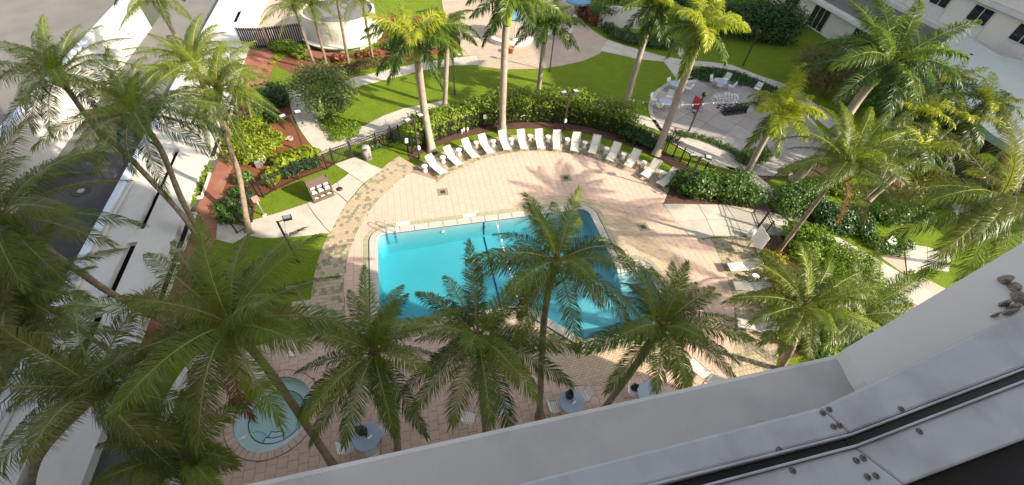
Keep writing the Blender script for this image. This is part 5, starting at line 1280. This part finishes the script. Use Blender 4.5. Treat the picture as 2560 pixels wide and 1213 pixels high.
palm('coconut_palm', 'slender leaning coconut palm behind the notice board', 'coco', (2112, 412), 7.4, (1938, 640), [], [(2180, 270), (2262, 330), (2115, 270), (1975, 370), (2050, 320), (2285, 440), (2160, 560), (2050, 470), (1970, 420), (2230, 500)], 20, 4.3, 28, G3, rt=.13, dry=1)
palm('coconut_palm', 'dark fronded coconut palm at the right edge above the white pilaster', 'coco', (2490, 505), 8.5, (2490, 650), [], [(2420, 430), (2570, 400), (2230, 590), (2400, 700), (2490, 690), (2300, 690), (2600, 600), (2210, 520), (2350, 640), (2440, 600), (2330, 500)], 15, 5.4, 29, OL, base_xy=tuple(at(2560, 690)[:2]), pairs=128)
RO = 'royal palms'; RY = ('ro_y', 'ro_y', 'ro_m'); RM_ = ('ro_y', 'ro_m', 'ro_d')  # RY puts a sunlit golden yellow into the frond colour
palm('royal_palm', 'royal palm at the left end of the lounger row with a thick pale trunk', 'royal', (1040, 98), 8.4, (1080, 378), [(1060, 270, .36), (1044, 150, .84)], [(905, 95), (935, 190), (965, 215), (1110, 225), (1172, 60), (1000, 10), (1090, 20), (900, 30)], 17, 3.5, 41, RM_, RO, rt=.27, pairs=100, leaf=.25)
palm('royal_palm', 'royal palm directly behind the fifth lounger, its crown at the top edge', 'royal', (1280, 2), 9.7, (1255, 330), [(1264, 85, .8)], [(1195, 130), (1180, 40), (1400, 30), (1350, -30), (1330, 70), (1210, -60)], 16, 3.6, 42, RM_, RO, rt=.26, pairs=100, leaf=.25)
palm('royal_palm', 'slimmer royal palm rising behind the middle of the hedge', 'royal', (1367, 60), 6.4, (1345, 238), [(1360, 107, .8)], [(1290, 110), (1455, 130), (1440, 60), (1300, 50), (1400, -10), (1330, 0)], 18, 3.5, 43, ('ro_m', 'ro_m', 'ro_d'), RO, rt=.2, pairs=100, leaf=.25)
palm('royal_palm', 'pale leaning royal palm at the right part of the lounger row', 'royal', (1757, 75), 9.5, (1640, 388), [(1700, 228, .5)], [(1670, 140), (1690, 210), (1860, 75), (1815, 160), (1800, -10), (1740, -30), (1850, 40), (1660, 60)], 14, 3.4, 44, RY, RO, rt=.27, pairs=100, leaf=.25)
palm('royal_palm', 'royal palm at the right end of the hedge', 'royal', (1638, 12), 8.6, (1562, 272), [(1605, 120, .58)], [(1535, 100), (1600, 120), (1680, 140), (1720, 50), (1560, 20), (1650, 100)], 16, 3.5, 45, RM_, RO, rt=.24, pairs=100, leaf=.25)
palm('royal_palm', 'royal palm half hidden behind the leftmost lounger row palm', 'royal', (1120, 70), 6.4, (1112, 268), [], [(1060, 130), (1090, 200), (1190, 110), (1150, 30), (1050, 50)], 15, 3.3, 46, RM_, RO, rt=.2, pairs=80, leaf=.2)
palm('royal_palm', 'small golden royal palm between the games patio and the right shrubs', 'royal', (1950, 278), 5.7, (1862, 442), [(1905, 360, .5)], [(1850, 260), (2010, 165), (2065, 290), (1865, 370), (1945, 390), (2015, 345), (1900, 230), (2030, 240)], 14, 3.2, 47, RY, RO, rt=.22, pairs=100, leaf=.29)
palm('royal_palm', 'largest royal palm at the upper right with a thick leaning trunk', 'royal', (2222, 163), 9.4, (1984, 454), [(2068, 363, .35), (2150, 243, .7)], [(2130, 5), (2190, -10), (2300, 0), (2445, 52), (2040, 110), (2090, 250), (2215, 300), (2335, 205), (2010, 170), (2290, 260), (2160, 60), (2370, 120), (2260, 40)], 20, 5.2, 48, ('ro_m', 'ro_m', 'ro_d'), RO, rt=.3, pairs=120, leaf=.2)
for (cx, cy, z, bx, by, sd, tp, lab) in ((735, 18, 5.6, 791, 176, 61, [(650, 60), (700, 90), (800, 60), (690, 0)], 'back coconut palm leaning across the black slatted gate'), (777, 12, 5.4, 817, 163, 62, [(830, 100), (720, 40), (860, 20)], 'back coconut palm in front of the kiosk wall, left one'), (838, -25, 6.8, 873, 167, 63, [(780, 20), (900, 10)], 'back palm with thin pale trunk in front of the kiosk, crown out of view'), (905, 2, 5.6, 933, 153, 64, [(990, 50), (860, 40), (840, 20), (960, -20)], 'back coconut palm at the right side of the kiosk')):
    palm('coconut_palm', lab, 'coco', (cx, cy), z, (bx, by), [], tp, 17, 3.4, sd, ('co_y', 'co_m', 'co_m'), 'palms by the kiosk', rt=.13, pairs=50)
for k, (cx, cy, z, bx, by, tp, lab) in enumerate(((2300, 372, 4.9, 2157, 497, [(2240, 330), (2360, 420), (2340, 300), (2400, 360), (2250, 440)], 'Christmas palm with curled fronds, the lowest of the cluster at the right'), (2400, 300, 5.4, 2172, 504, [(2360, 220), (2460, 290), (2500, 240), (2420, 380), (2340, 260)], 'Christmas palm with curled fronds nearest the entrance canopy'), (2360, 210, 5.6, 2236, 470, [(2290, 130), (2470, 170), (2420, 150), (2300, 260), (2440, 260)], 'Christmas palm with curled fronds, the highest of the cluster at the right'), (2465, 262, 6.2, 2330, 470, [(2400, 190), (2540, 250), (2520, 330), (2400, 330), (2480, 180)], 'Christmas palm standing in front of the canopy fascia, farthest right'), (2285, 285, 5.2, 2200, 450, [(2220, 260), (2350, 330), (2300, 200), (2360, 250), (2210, 340)], 'Christmas palm just below the big royal palm crown'))):
    palm('christmas_palm', lab, 'royal', (cx, cy), z, (bx, by), [], tp, 16, 3.3, 70 + k, ('ro_y', 'ro_m', 'ro_d'), 'Christmas palms at the right', rt=.12, pairs=46, leaf=.22)
palm('pygmy_palm', 'young palm with pale thin trunk in the yellow green bed, left one', 'coco', (598, 225), 3.2, (622, 322), [], [], 12, 2.0, 80, ('co_y', 'co_m', 'co_m'), 'young palms in the left bed', rt=.07, pairs=40)
palm('pygmy_palm', 'young palm with pale thin trunk in the yellow green bed, right one', 'coco', (613, 235), 2.8, (634, 316), [], [], 12, 2.0, 81, ('co_y', 'co_m', 'co_m'), 'young palms in the left bed', rt=.07, pairs=40)
palm('pygmy_palm', 'young palm with thin trunk beside the red path by the garage', 'coco', (515, 305), 3.4, (560, 390), [], [], 12, 2.2, 82, ('co_y', 'co_m', 'co_m'), 'young palms by the garage', rt=.07, pairs=40)
palm('pygmy_palm', 'small bright palm beside the slim lamp post on the sunny lawn', 'coco', (1128, 116), 2.0, (1128, 150), [], [], 12, 1.8, 83, ('co_y', 'co_y', 'co_m'), 'young palms by the plaza', rt=.07, pairs=40)

# --- leafy plants
def leaf_cloud(parent, blobs, n, size, m, seed=1, name='foliage', up=.5, shell=(.55, 1.05), asp=.55, org=(0, 0, 0), flat=0.0, kind=None):
    rg = np.random.default_rng(seed); vol = np.array([b[3] * b[4] + b[3] * b[5] + b[4] * b[5] for b in blobs]); idx = rg.choice(len(blobs), n, p=vol / vol.sum()); bl = np.array(blobs)[idx]
    d = unit(rg.normal(0, 1, (n, 3))); r = rg.uniform(*shell, (n, 1)); lump = 1 + .16 * np.sin(d[:, :1] * 7 + bl[:, :1] * 3) * np.sin(d[:, 1:2] * 6 + bl[:, 1:2] * 5) + .1 * np.sin(d[:, 2:] * 9)
    P = bl[:, :3] + d * bl[:, 3:6] * r * lump; P[:, 2] = np.maximum(P[:, 2], .03)
    nrm = unit(d + np.array([0, 0, up]) + rg.normal(0, .55, (n, 3)))
    a = unit(np.cross(nrm, rg.normal(0, 1, (n, 3)))); b = np.cross(nrm, a); s = size * rg.uniform(.65, 1.3, (n, 1))
    a = unit(a + np.array([0, 0, -.25 + flat])); tipd = a * s; w = b * s * asp * .5
    V = np.stack([P - tipd * .45, P + w + nrm * s * .06, P + tipd * .55 - nrm * s * .1, P - w + nrm * s * .06], 1).reshape(-1, 3) - np.array(org)
    F = np.arange(n * 4).reshape(n, 4)
    return np_mesh(name, V, F, None, None, None, [M[m]], parent, kind)
def shrub(name, label, cat, px_blobs, n, size, m, group=None, seed=1, stems=True, zoff=0.0, **kw):
    """px_blobs: (px, py of ground centre, radius m, height m)"""
    bl = []
    for px, py, r, h in px_blobs:
        p = at(px, py); bl.append((p[0], p[1], zoff + h * .5, r, r, h * .52))
    o = np.array([bl[0][0], bl[0][1], 0]); root = thing(name, label, cat, tuple(o), 0, group)
    leaf_cloud(root, bl, n, size, m, seed, org=o, **kw)
    if stems:
        b = MB(); rg = random.Random(seed)
        for q in bl[:6]:
            for k in range(4):
                a = rg.uniform(0, 6.28); b.tube([(q[0] - o[0], q[1] - o[1], 0), (q[0] - o[0] + q[3] * .3 * math.cos(a), q[1] - o[1] + q[3] * .3 * math.sin(a), q[5] * .9), (q[0] - o[0] + q[3] * .6 * math.cos(a), q[1] - o[1] + q[3] * .6 * math.sin(a), q[5] * 1.6)], [.035, .025, .01], 5, cap=False)
        b.build('stems', M['bark'], root, 'stuff')
    return root
# hedge behind the fence: two lengths
def hedge(label, a_from, a_to, r, h, half, n, m, seed):
    bl = []; k = max(3, int(abs(a_to - a_from) * r / .55))
    for i in range(k + 1):
        a = a_from + (a_to - a_from) * i / k; q = FC + r * np.array([math.cos(a), math.sin(a)]); hv = h * (1 + .06 * math.sin(i * 1.7) + .05 * math.sin(i * .63 + 1))
        for zz, rr in ((.3, .9), (.72, 1.0)): bl.append((q[0], q[1], hv * zz, half * rr, half * rr, hv * .36))
    o = np.array([bl[0][0], bl[0][1], 0]); root = thing('hedge', label, 'hedge', tuple(o), 0, 'hedges behind the pool fence')
    leaf_cloud(root, bl, n, .2, m, seed, org=o, up=.7, shell=(.7, 1.08)); b = MB()
    for q in bl[::4]: b.tube([(q[0] - o[0], q[1] - o[1], 0), (q[0] - o[0] + .1, q[1] - o[1], h * .8)], [.04, .02], 5, cap=False)
    b.build('stems', M['bark'], root, 'stuff')
def hang(px, py, z=0): q = at(px, py, z)[:2] - FC; return math.atan2(q[1], q[0])
hedge('bright sunny hedge left of the second royal palm trunk', hang(1005, 330), hang(1222, 285), FR + .85, 1.95, .9, 12000, 'l_hedge', 5)
hedge('tall green hedge between the second royal palm and the games patio', hang(1232, 280), hang(1560, 330), FR + 1.0, 2.25, 1.05, 20000, 'l_hedge', 6)
SH = 'shrubs in the right bed'
shrub('shrub', 'yellow green shrub mass between the red path and the mulch bed', 'shrub', [(600, 345, 1.3, 1.0), (630, 330, 1.2, 1.0), (650, 350, 1.3, .9), (670, 375, 1.1, .8), (615, 385, 1.2, .9), (640, 395, 1.2, .8), (600, 370, 1.0, .9), (690, 355, .8, .7), (635, 300, 1.0, .8)], 7500, .2, 'l_yellow', seed=21)
shrub('shrub', 'dark green shrub at the head of the curved garden path', 'shrub', [(660, 255, 1.3, 1.3), (690, 245, 1.3, 1.2), (640, 270, 1.0, 1.0), (705, 262, .9, 1.0)], 4500, .18, 'l_dark', seed=22)
shrub('shrub', 'dark ferny plant below the dark green shrub', 'shrub', [(665, 290, .9, .9), (690, 300, .7, .7), (650, 300, .7, .8)], 2200, .22, 'l_mid', seed=23)
shrub('philodendron', 'yellow green philodendron plants just inside the left fence', 'plant', [(715, 415, .9, .8), (740, 400, .8, .7), (765, 395, .8, .7), (695, 440, .7, .6), (680, 455, .6, .6), (785, 390, .5, .5)], 1500, .38, 'l_yellow', seed=24, asp=.6)
shrub('fence_plant', 'bluish green plants growing through the left fence', 'plant', [(745, 430, .5, .8), (770, 420, .5, .7), (720, 440, .5, .7), (790, 415, .4, .6)], 1300, .22, 'l_dark', seed=25)
shrub('ground_plant', 'green leafy plants around the white slatted box left of the fence', 'plant', [(570, 520, .8, .5), (605, 535, .7, .5), (575, 545, .7, .4), (600, 490, .6, .6), (620, 500, .5, .6), (615, 455, .6, .8)], 2800, .2, 'l_mid', seed=26)
shrub('path_edging', 'thin row of green edging plants along the garage wall', 'plant', [(x, y, .35, .4) for x, y in ((520, 425), (512, 440), (505, 455), (498, 470), (490, 485), (482, 502), (476, 515))], 1500, .12, 'l_lime', seed=27, stems=False)
shrub('path_edging', 'low clipped edging plants along the right rim of the red path', 'plant', [(x, y, .3, .35) for x, y in ((650, 215), (660, 195), (670, 178), (682, 160), (690, 148), (640, 235))], 1000, .1, 'l_croton', seed=28, stems=False)
shrub('shrub', 'sunny green shrubs in front of the black slatted fence', 'shrub', [(690, 122, .7, .8), (705, 126, .8, .9), (725, 128, .8, 1.0), (745, 136, .8, .9), (755, 144, .7, .7)], 3000, .2, 'l_lime', seed=29)
shrub('red_plants', 'row of dark red plants in front of the kiosk', 'plant', [(820, 155, .5, .6), (840, 153, .5, .7), (860, 152, .5, .6), (900, 146, .5, .7), (920, 142, .5, .7), (940, 138, .5, .6)], 1500, .2, 'l_red', seed=30)
shrub('shrub', 'sunny green plants filling the bed between the kiosk and the plaza', 'shrub', [(975, 120, .9, .7), (1005, 125, 1.0, .7), (1040, 120, 1.0, .8), (1080, 118, 1.0, .7), (1110, 108, .9, .8), (1000, 95, 1.0, .8), (1050, 90, 1.0, .8)], 4200, .2, 'l_mid', seed=131)
shrub('ornamental_grass', 'olive ornamental grass strip below the kiosk', 'plant', [(850, 180, 1.0, .5), (880, 176, 1.0, .5), (910, 165, 1.0, .5), (940, 160, .9, .5), (830, 190, .9, .5)], 3500, .3, 'l_willow', seed=31, asp=.15, stems=False)
# small tree with trunk, and the ground cover at its foot
def tree(name, label, base, crown_pts, trunk_top, n, size, m, r0=.09, seed=1, group=None, base_xy=None, **kw):
    B = np.array([*(base_xy if base_xy is not None else at(*base)[:2]), 0.0]); root = thing(name, label, 'tree', tuple(B), 0, group)
    bl = [(x, y, z, r, r, r * .8) for x, y, z, r in [(*(at(px, py, z)[:2]), z, r) for px, py, z, r in crown_pts]]
    leaf_cloud(root, bl, n, size, m, seed, name='crown', org=B, shell=(.3, 1.1), **kw)
    b = MB(); tt = np.array(trunk_top) if len(trunk_top) == 3 else at(trunk_top[0], trunk_top[1], 1.5); f = B + (np.mean([[q[0], q[1], q[2]] for q in bl], 0) - B) * .45
    b.tube([(0, 0, 0), tuple((f - B) * .5), tuple(f - B)], [r0 * 1.2, r0, r0 * .8], 8, cap=False)
    for q in bl: b.tube([tuple(f - B), tuple((np.array(q[:3]) - f) * .55 + f - B), tuple(np.array(q[:3]) - B)], [r0 * .6, r0 * .4, r0 * .15], 6, cap=False)
    b.build('trunk', M['bark'], root); return root
tree('small_tree', 'small open tree with pale green leaves beside the curved garden path', (836, 304), [(760, 190, 3.0, 1.1), (800, 185, 3.4, 1.2), (840, 195, 3.2, 1.2), (770, 235, 2.4, 1.1), (830, 240, 2.4, 1.3), (865, 225, 2.6, 1.0), (790, 265, 1.9, 1.0), (850, 265, 1.8, .9), (735, 215, 2.6, .8)], (815, 250), 5600, .2, 'l_pale', seed=33)
shrub('ground_cover', 'bright green ground cover at the foot of the small open tree', 'plant', [(830, 310, 1.0, .5), (850, 325, 1.1, .5), (870, 335, .9, .45), (845, 345, .7, .4), (880, 320, .8, .4), (815, 295, .7, .5)], 5000, .14, 'l_lime', seed=34, stems=False)
shrub('flowers', 'red and white flowers behind the grey litter bin', 'flower', [(925, 372, .3, .5), (945, 365, .35, .6), (960, 358, .3, .5)], 130, .13, 'flower', seed=35, stems=False, shell=(.8, 1.1))
shrub('flower_leaves', 'dark leaves under the red flowers behind the litter bin', 'plant', [(925, 374, .45, .5), (945, 366, .45, .5), (962, 360, .4, .5), (980, 352, .4, .5)], 1300, .15, 'l_dark', seed=36)
def spiky(name, label, spots, m, L, n, seed, group=None, cat='plant'):
    rg = random.Random(seed); B = at(*spots[0]); root = thing(name, label, cat, (B[0], B[1], 0), 0, group); b = MB()
    for px, py in spots:
        c = at(px, py) - B
        for k in range(n):
            a = rg.uniform(0, 6.28); e = rg.uniform(.35, 1.3); l = L * rg.uniform(.7, 1.2); h = np.array([math.cos(a) * math.cos(e), math.sin(a) * math.cos(e), math.sin(e)]); s = np.array([-math.sin(a), math.cos(a), 0]) * .05 * L
            p1 = c + h * l * .55; p2 = p1 + (h + np.array([0, 0, -.9])) * l * .35
            b.add([c - s * .5, c + s * .5, p1 + s, p1 - s, p2], [[0, 1, 2, 3], [3, 2, 4]])
    b.build('leaves', M[m], root); return root
spiky('bromeliad', 'row of green spiky plants at the right foot of the hedge', [(1578, 322), (1592, 328), (1607, 330), (1622, 338), (1600, 345), (1618, 352)], 'l_lime', .95, 26, 3)
spiky('bromeliad', 'spiky plants right of the pale leaning royal palm', [(1662, 345), (1676, 350), (1690, 356), (1655, 362)], 'l_mid', .9, 24, 4)
spiky('bromeliad', 'reddish plants at the corner of the pink path by the hedge', [(1565, 300), (1572, 306), (1688, 330), (1700, 336)], 'l_red', .6, 22, 5)
shrub('shrub', 'dark shrubs along the shaded fence below the spiky plants', 'shrub', [(1585, 352, .7, 1.0), (1605, 360, .7, 1.0), (1625, 368, .7, .9), (1565, 345, .7, 1.1)], 3200, .18, 'l_dark', seed=38)
shrub('path_edging', 'low green edging beside the sunlit strip of path', 'plant', [(x, y, .4, .4) for x, y in ((1700, 338), (1715, 341), (1735, 344), (1755, 349), (1775, 356), (1795, 364), (1815, 372), (1835, 382))], 2400, .12, 'l_mid', seed=39, stems=False)
shrub('patio_groundcover', 'dark green ground cover bed behind the games patio', 'plant', [(x, y, 1.0, .45) for x, y in ((1745, 190), (1765, 185), (1785, 186), (1805, 188), (1825, 192), (1845, 197), (1865, 205), (1885, 213), (1905, 222), (1925, 230), (1760, 196), (1840, 205))], 9000, .16, 'l_dark', seed=40, stems=False)
shrub('shrub', 'big leafy shrub at the right end of the lounger row', 'shrub', [(1722, 478, 1.2, 1.7), (1700, 470, .9, 1.4), (1745, 485, 1.1, 1.6), (1765, 475, .9, 1.5)], 4200, .26, 'l_mid', SH, 41)
shrub('shrub', 'small leaved shrub behind the concrete slab, right of the big leafy one', 'shrub', [(1800, 490, 1.1, 1.6), (1825, 492, 1.1, 1.6), (1850, 500, 1.1, 1.5), (1870, 505, .9, 1.4), (1840, 470, 1.0, 1.6)], 5500, .17, 'l_mid', SH, 42)
shrub('shrub', 'feathery green shrub right of the black gate', 'shrub', [(1945, 510, 1.1, 1.6), (1975, 505, 1.2, 1.7), (2005, 500, 1.1, 1.6), (1960, 535, 1.0, 1.3), (2025, 520, .9, 1.4), (1990, 530, .9, 1.2)], 5500, .17, 'l_mid', SH, 43)
shrub('shrub', 'dark glossy shrub behind the slender leaning palm trunk', 'shrub', [(2040, 545, 1.0, 1.3), (2065, 550, 1.0, 1.3), (2090, 560, 1.0, 1.2), (2060, 570, .9, 1.0), (2100, 580, .7, .9)], 4500, .18, 'l_dark', SH, 44)
shrub('shrub', 'leafy yellow tipped shrub at the foot of the slender leaning palm', 'shrub', [(1985, 600, 1.0, 1.3), (2010, 610, 1.1, 1.4), (2035, 620, 1.0, 1.3), (2005, 640, 1.0, 1.1)], 4200, .2, 'l_lime', SH, 45)
shrub('shrub', 'broad bright green clipped shrub beside the right path', 'shrub', [(2080, 650, 1.2, 1.1), (2110, 660, 1.2, 1.1), (2140, 680, 1.2, 1.1), (2160, 705, 1.0, 1.0), (2100, 690, 1.2, 1.1), (2130, 720, 1.1, 1.0), (2170, 735, .9, .9), (2060, 640, .9, 1.0), (2080, 690, 1.0, .9)], 9000, .15, 'l_lime', SH, 46)
shrub('shrub', 'golden shrubs beside the right loungers', 'shrub', [(1910, 655, .6, .8), (1935, 660, .6, .9), (1925, 700, .6, .8), (1935, 740, .6, .8), (1940, 790, .7, .9), (1950, 840, .7, .9)], 2600, .2, 'l_croton', SH, 47)
shrub('shrub', 'shaded green shrubs at the foot of the bushy palm above the ledge', 'shrub', [(2080, 850, .8, 1.0), (2120, 840, .9, 1.0), (2160, 815, .9, 1.0), (2200, 785, .9, .9), (2040, 880, .7, .8), (2230, 765, .8, .8)], 3600, .2, 'l_mid', SH, 151)
shrub('shrub', 'yellow croton shrubs under the right Christmas palms', 'shrub', [(2290, 470, 1.1, 1.2), (2320, 465, 1.1, 1.3), (2350, 475, 1.1, 1.2), (2380, 490, 1.0, 1.2), (2270, 490, .9, 1.0), (2410, 500, .9, 1.1)], 3600, .32, 'l_croton', SH, 48, asp=.35)
shrub('shrub', 'dark red tinged shrub left of the yellow crotons', 'shrub', [(2220, 490, .9, 1.1), (2245, 500, .9, 1.0), (2235, 520, .8, .8)], 1800, .24, 'l_red', SH, 49)
shrub('shrub', 'leafy green shrubs below the Christmas palms beside the lawn', 'shrub', [(2190, 540, .8, .9), (2215, 555, .8, .9), (2240, 545, .9, 1.0), (2265, 530, .9, 1.0), (2290, 545, .8, .9)], 3000, .2, 'l_mid', SH, 152)
shrub('shrub', 'dark round shrub left of the white plaque', 'shrub', [(2120, 545, .9, 1.0), (2145, 560, .9, .9), (2150, 585, .8, .8)], 2600, .18, 'l_dark', SH, 149)
shrub('shrub', 'yellow tipped shrub row behind the slender leaning palm trunk', 'shrub', [(2060, 470, .8, .8), (2090, 478, .8, .8), (2035, 465, .8, .7), (2120, 490, .7, .7)], 2600, .2, 'l_lime', SH, 150)
shrub('shrub', 'low flowering shrubs around the white plaque', 'shrub', [(2180, 610, .7, .5), (2205, 622, .7, .5), (2235, 625, .7, .5), (2255, 615, .6, .6)], 2200, .15, 'l_mid', SH, 50)
shrub('flowers', 'small red and white flower bed by the right garden path', 'flower', [(1985, 425, .6, .35), (2010, 415, .6, .35), (2000, 410, .5, .3), (1960, 430, .5, .3)], 420, .13, 'flower', seed=51, stems=False)
shrub('flower_leaves', 'green leaves of the flower bed by the right garden path', 'plant', [(1985, 427, .6, .3), (2010, 417, .6, .3), (1960, 432, .5, .25)], 900, .14, 'l_mid', seed=52, stems=False)
shrub('shrub', 'shrub below the little golden royal palm', 'shrub', [(1860, 405, .8, .9), (1885, 400, .8, 1.0), (1905, 395, .7, .9)], 2400, .18, 'l_mid', SH, 53)
# trees at the top right
TR = 'trees at the top right'
tree('garden_tree', 'dense dark tree left of the hotel wing door', (1900, 95), [(1850, 40, 2.2, 2.0), (1890, 30, 2.6, 2.2), (1930, 35, 2.6, 2.2), (1960, 40, 2.4, 2.0), (1990, 55, 2.0, 1.7), (1880, 70, 1.3, 1.6), (1930, 78, 1.2, 1.7), (1970, 85, 1.1, 1.4)], (1900, 60), 16000, .24, 'l_dark', .14, 61, TR)
tree('garden_tree', 'shaded bushy trees at the top edge beside the dense dark one', (1790, 60), [(1760, 35, 2.0, 1.6), (1790, 30, 2.4, 1.8), (1825, 35, 2.2, 1.8), (1800, 60, 1.2, 1.4), (1840, 60, 1.3, 1.4)], (1790, 40), 9000, .22, 'l_dark', .12, 62, TR)
tree('weeping_tree', 'brown green weeping tree on the shaded lawn left of the big royal palm', (2060, 235), [(2030, 150, 2.6, 1.7), (2075, 140, 3.0, 1.8), (2110, 160, 3.0, 1.8), (2020, 190, 1.6, 1.4), (2060, 200, 1.6, 1.5), (2120, 205, 2.0, 1.6), (2160, 170, 2.8, 1.6)], (2060, 190), 14000, .3, 'l_willow', .13, 63, TR, asp=.14)
tree('garden_tree', 'green tree under the big royal palm crown at the right', (2230, 300), [(2200, 200, 3.0, 1.8), (2240, 190, 3.2, 1.8), (2270, 210, 3.0, 1.6), (2210, 240, 2.0, 1.6), (2260, 250, 2.0, 1.5)], (2230, 240), 9000, .22, 'l_mid', .12, 64, TR)
tree('small_tree', 'thin tree in front of the white garden wall at the top', (1503, 70), [(1505, 20, 2.2, 1.0), (1525, 25, 1.8, .9), (1490, 20, 2.0, .9)], (1503, 40), 1100, .2, 'l_mid', .06, 65)
shrub('shrub', 'dark shrubs left of the white garden wall', 'shrub', [(1470, 52, .9, 1.6), (1485, 62, .9, 1.4), (1455, 40, 1.0, 1.6)], 3200, .2, 'l_red', seed=66)
shrub('shrub', 'shaded shrubs behind the tan plaza path', 'shrub', [(1540, 95, 1.0, 1.0), (1570, 105, 1.1, 1.0), (1600, 110, 1.1, 1.0), (1630, 115, 1.2, 1.0), (1660, 118, 1.2, .9), (1520, 80, .9, 1.0)], 5000, .2, 'l_dark', seed=67)
tree('garden_tree', 'tree crown at the very top behind the royal palm right of the hedge', (1560, 30), [(1540, -20, 2.6, 1.8), (1580, -15, 2.6, 1.8), (1490, -25, 2.6, 1.8), (1620, -10, 2.4, 1.8), (1660, -5, 2.4, 1.8), (1700, 0, 2.2, 1.8)], (1560, 0), 8000, .24, 'l_dark', .12, 68, TR)
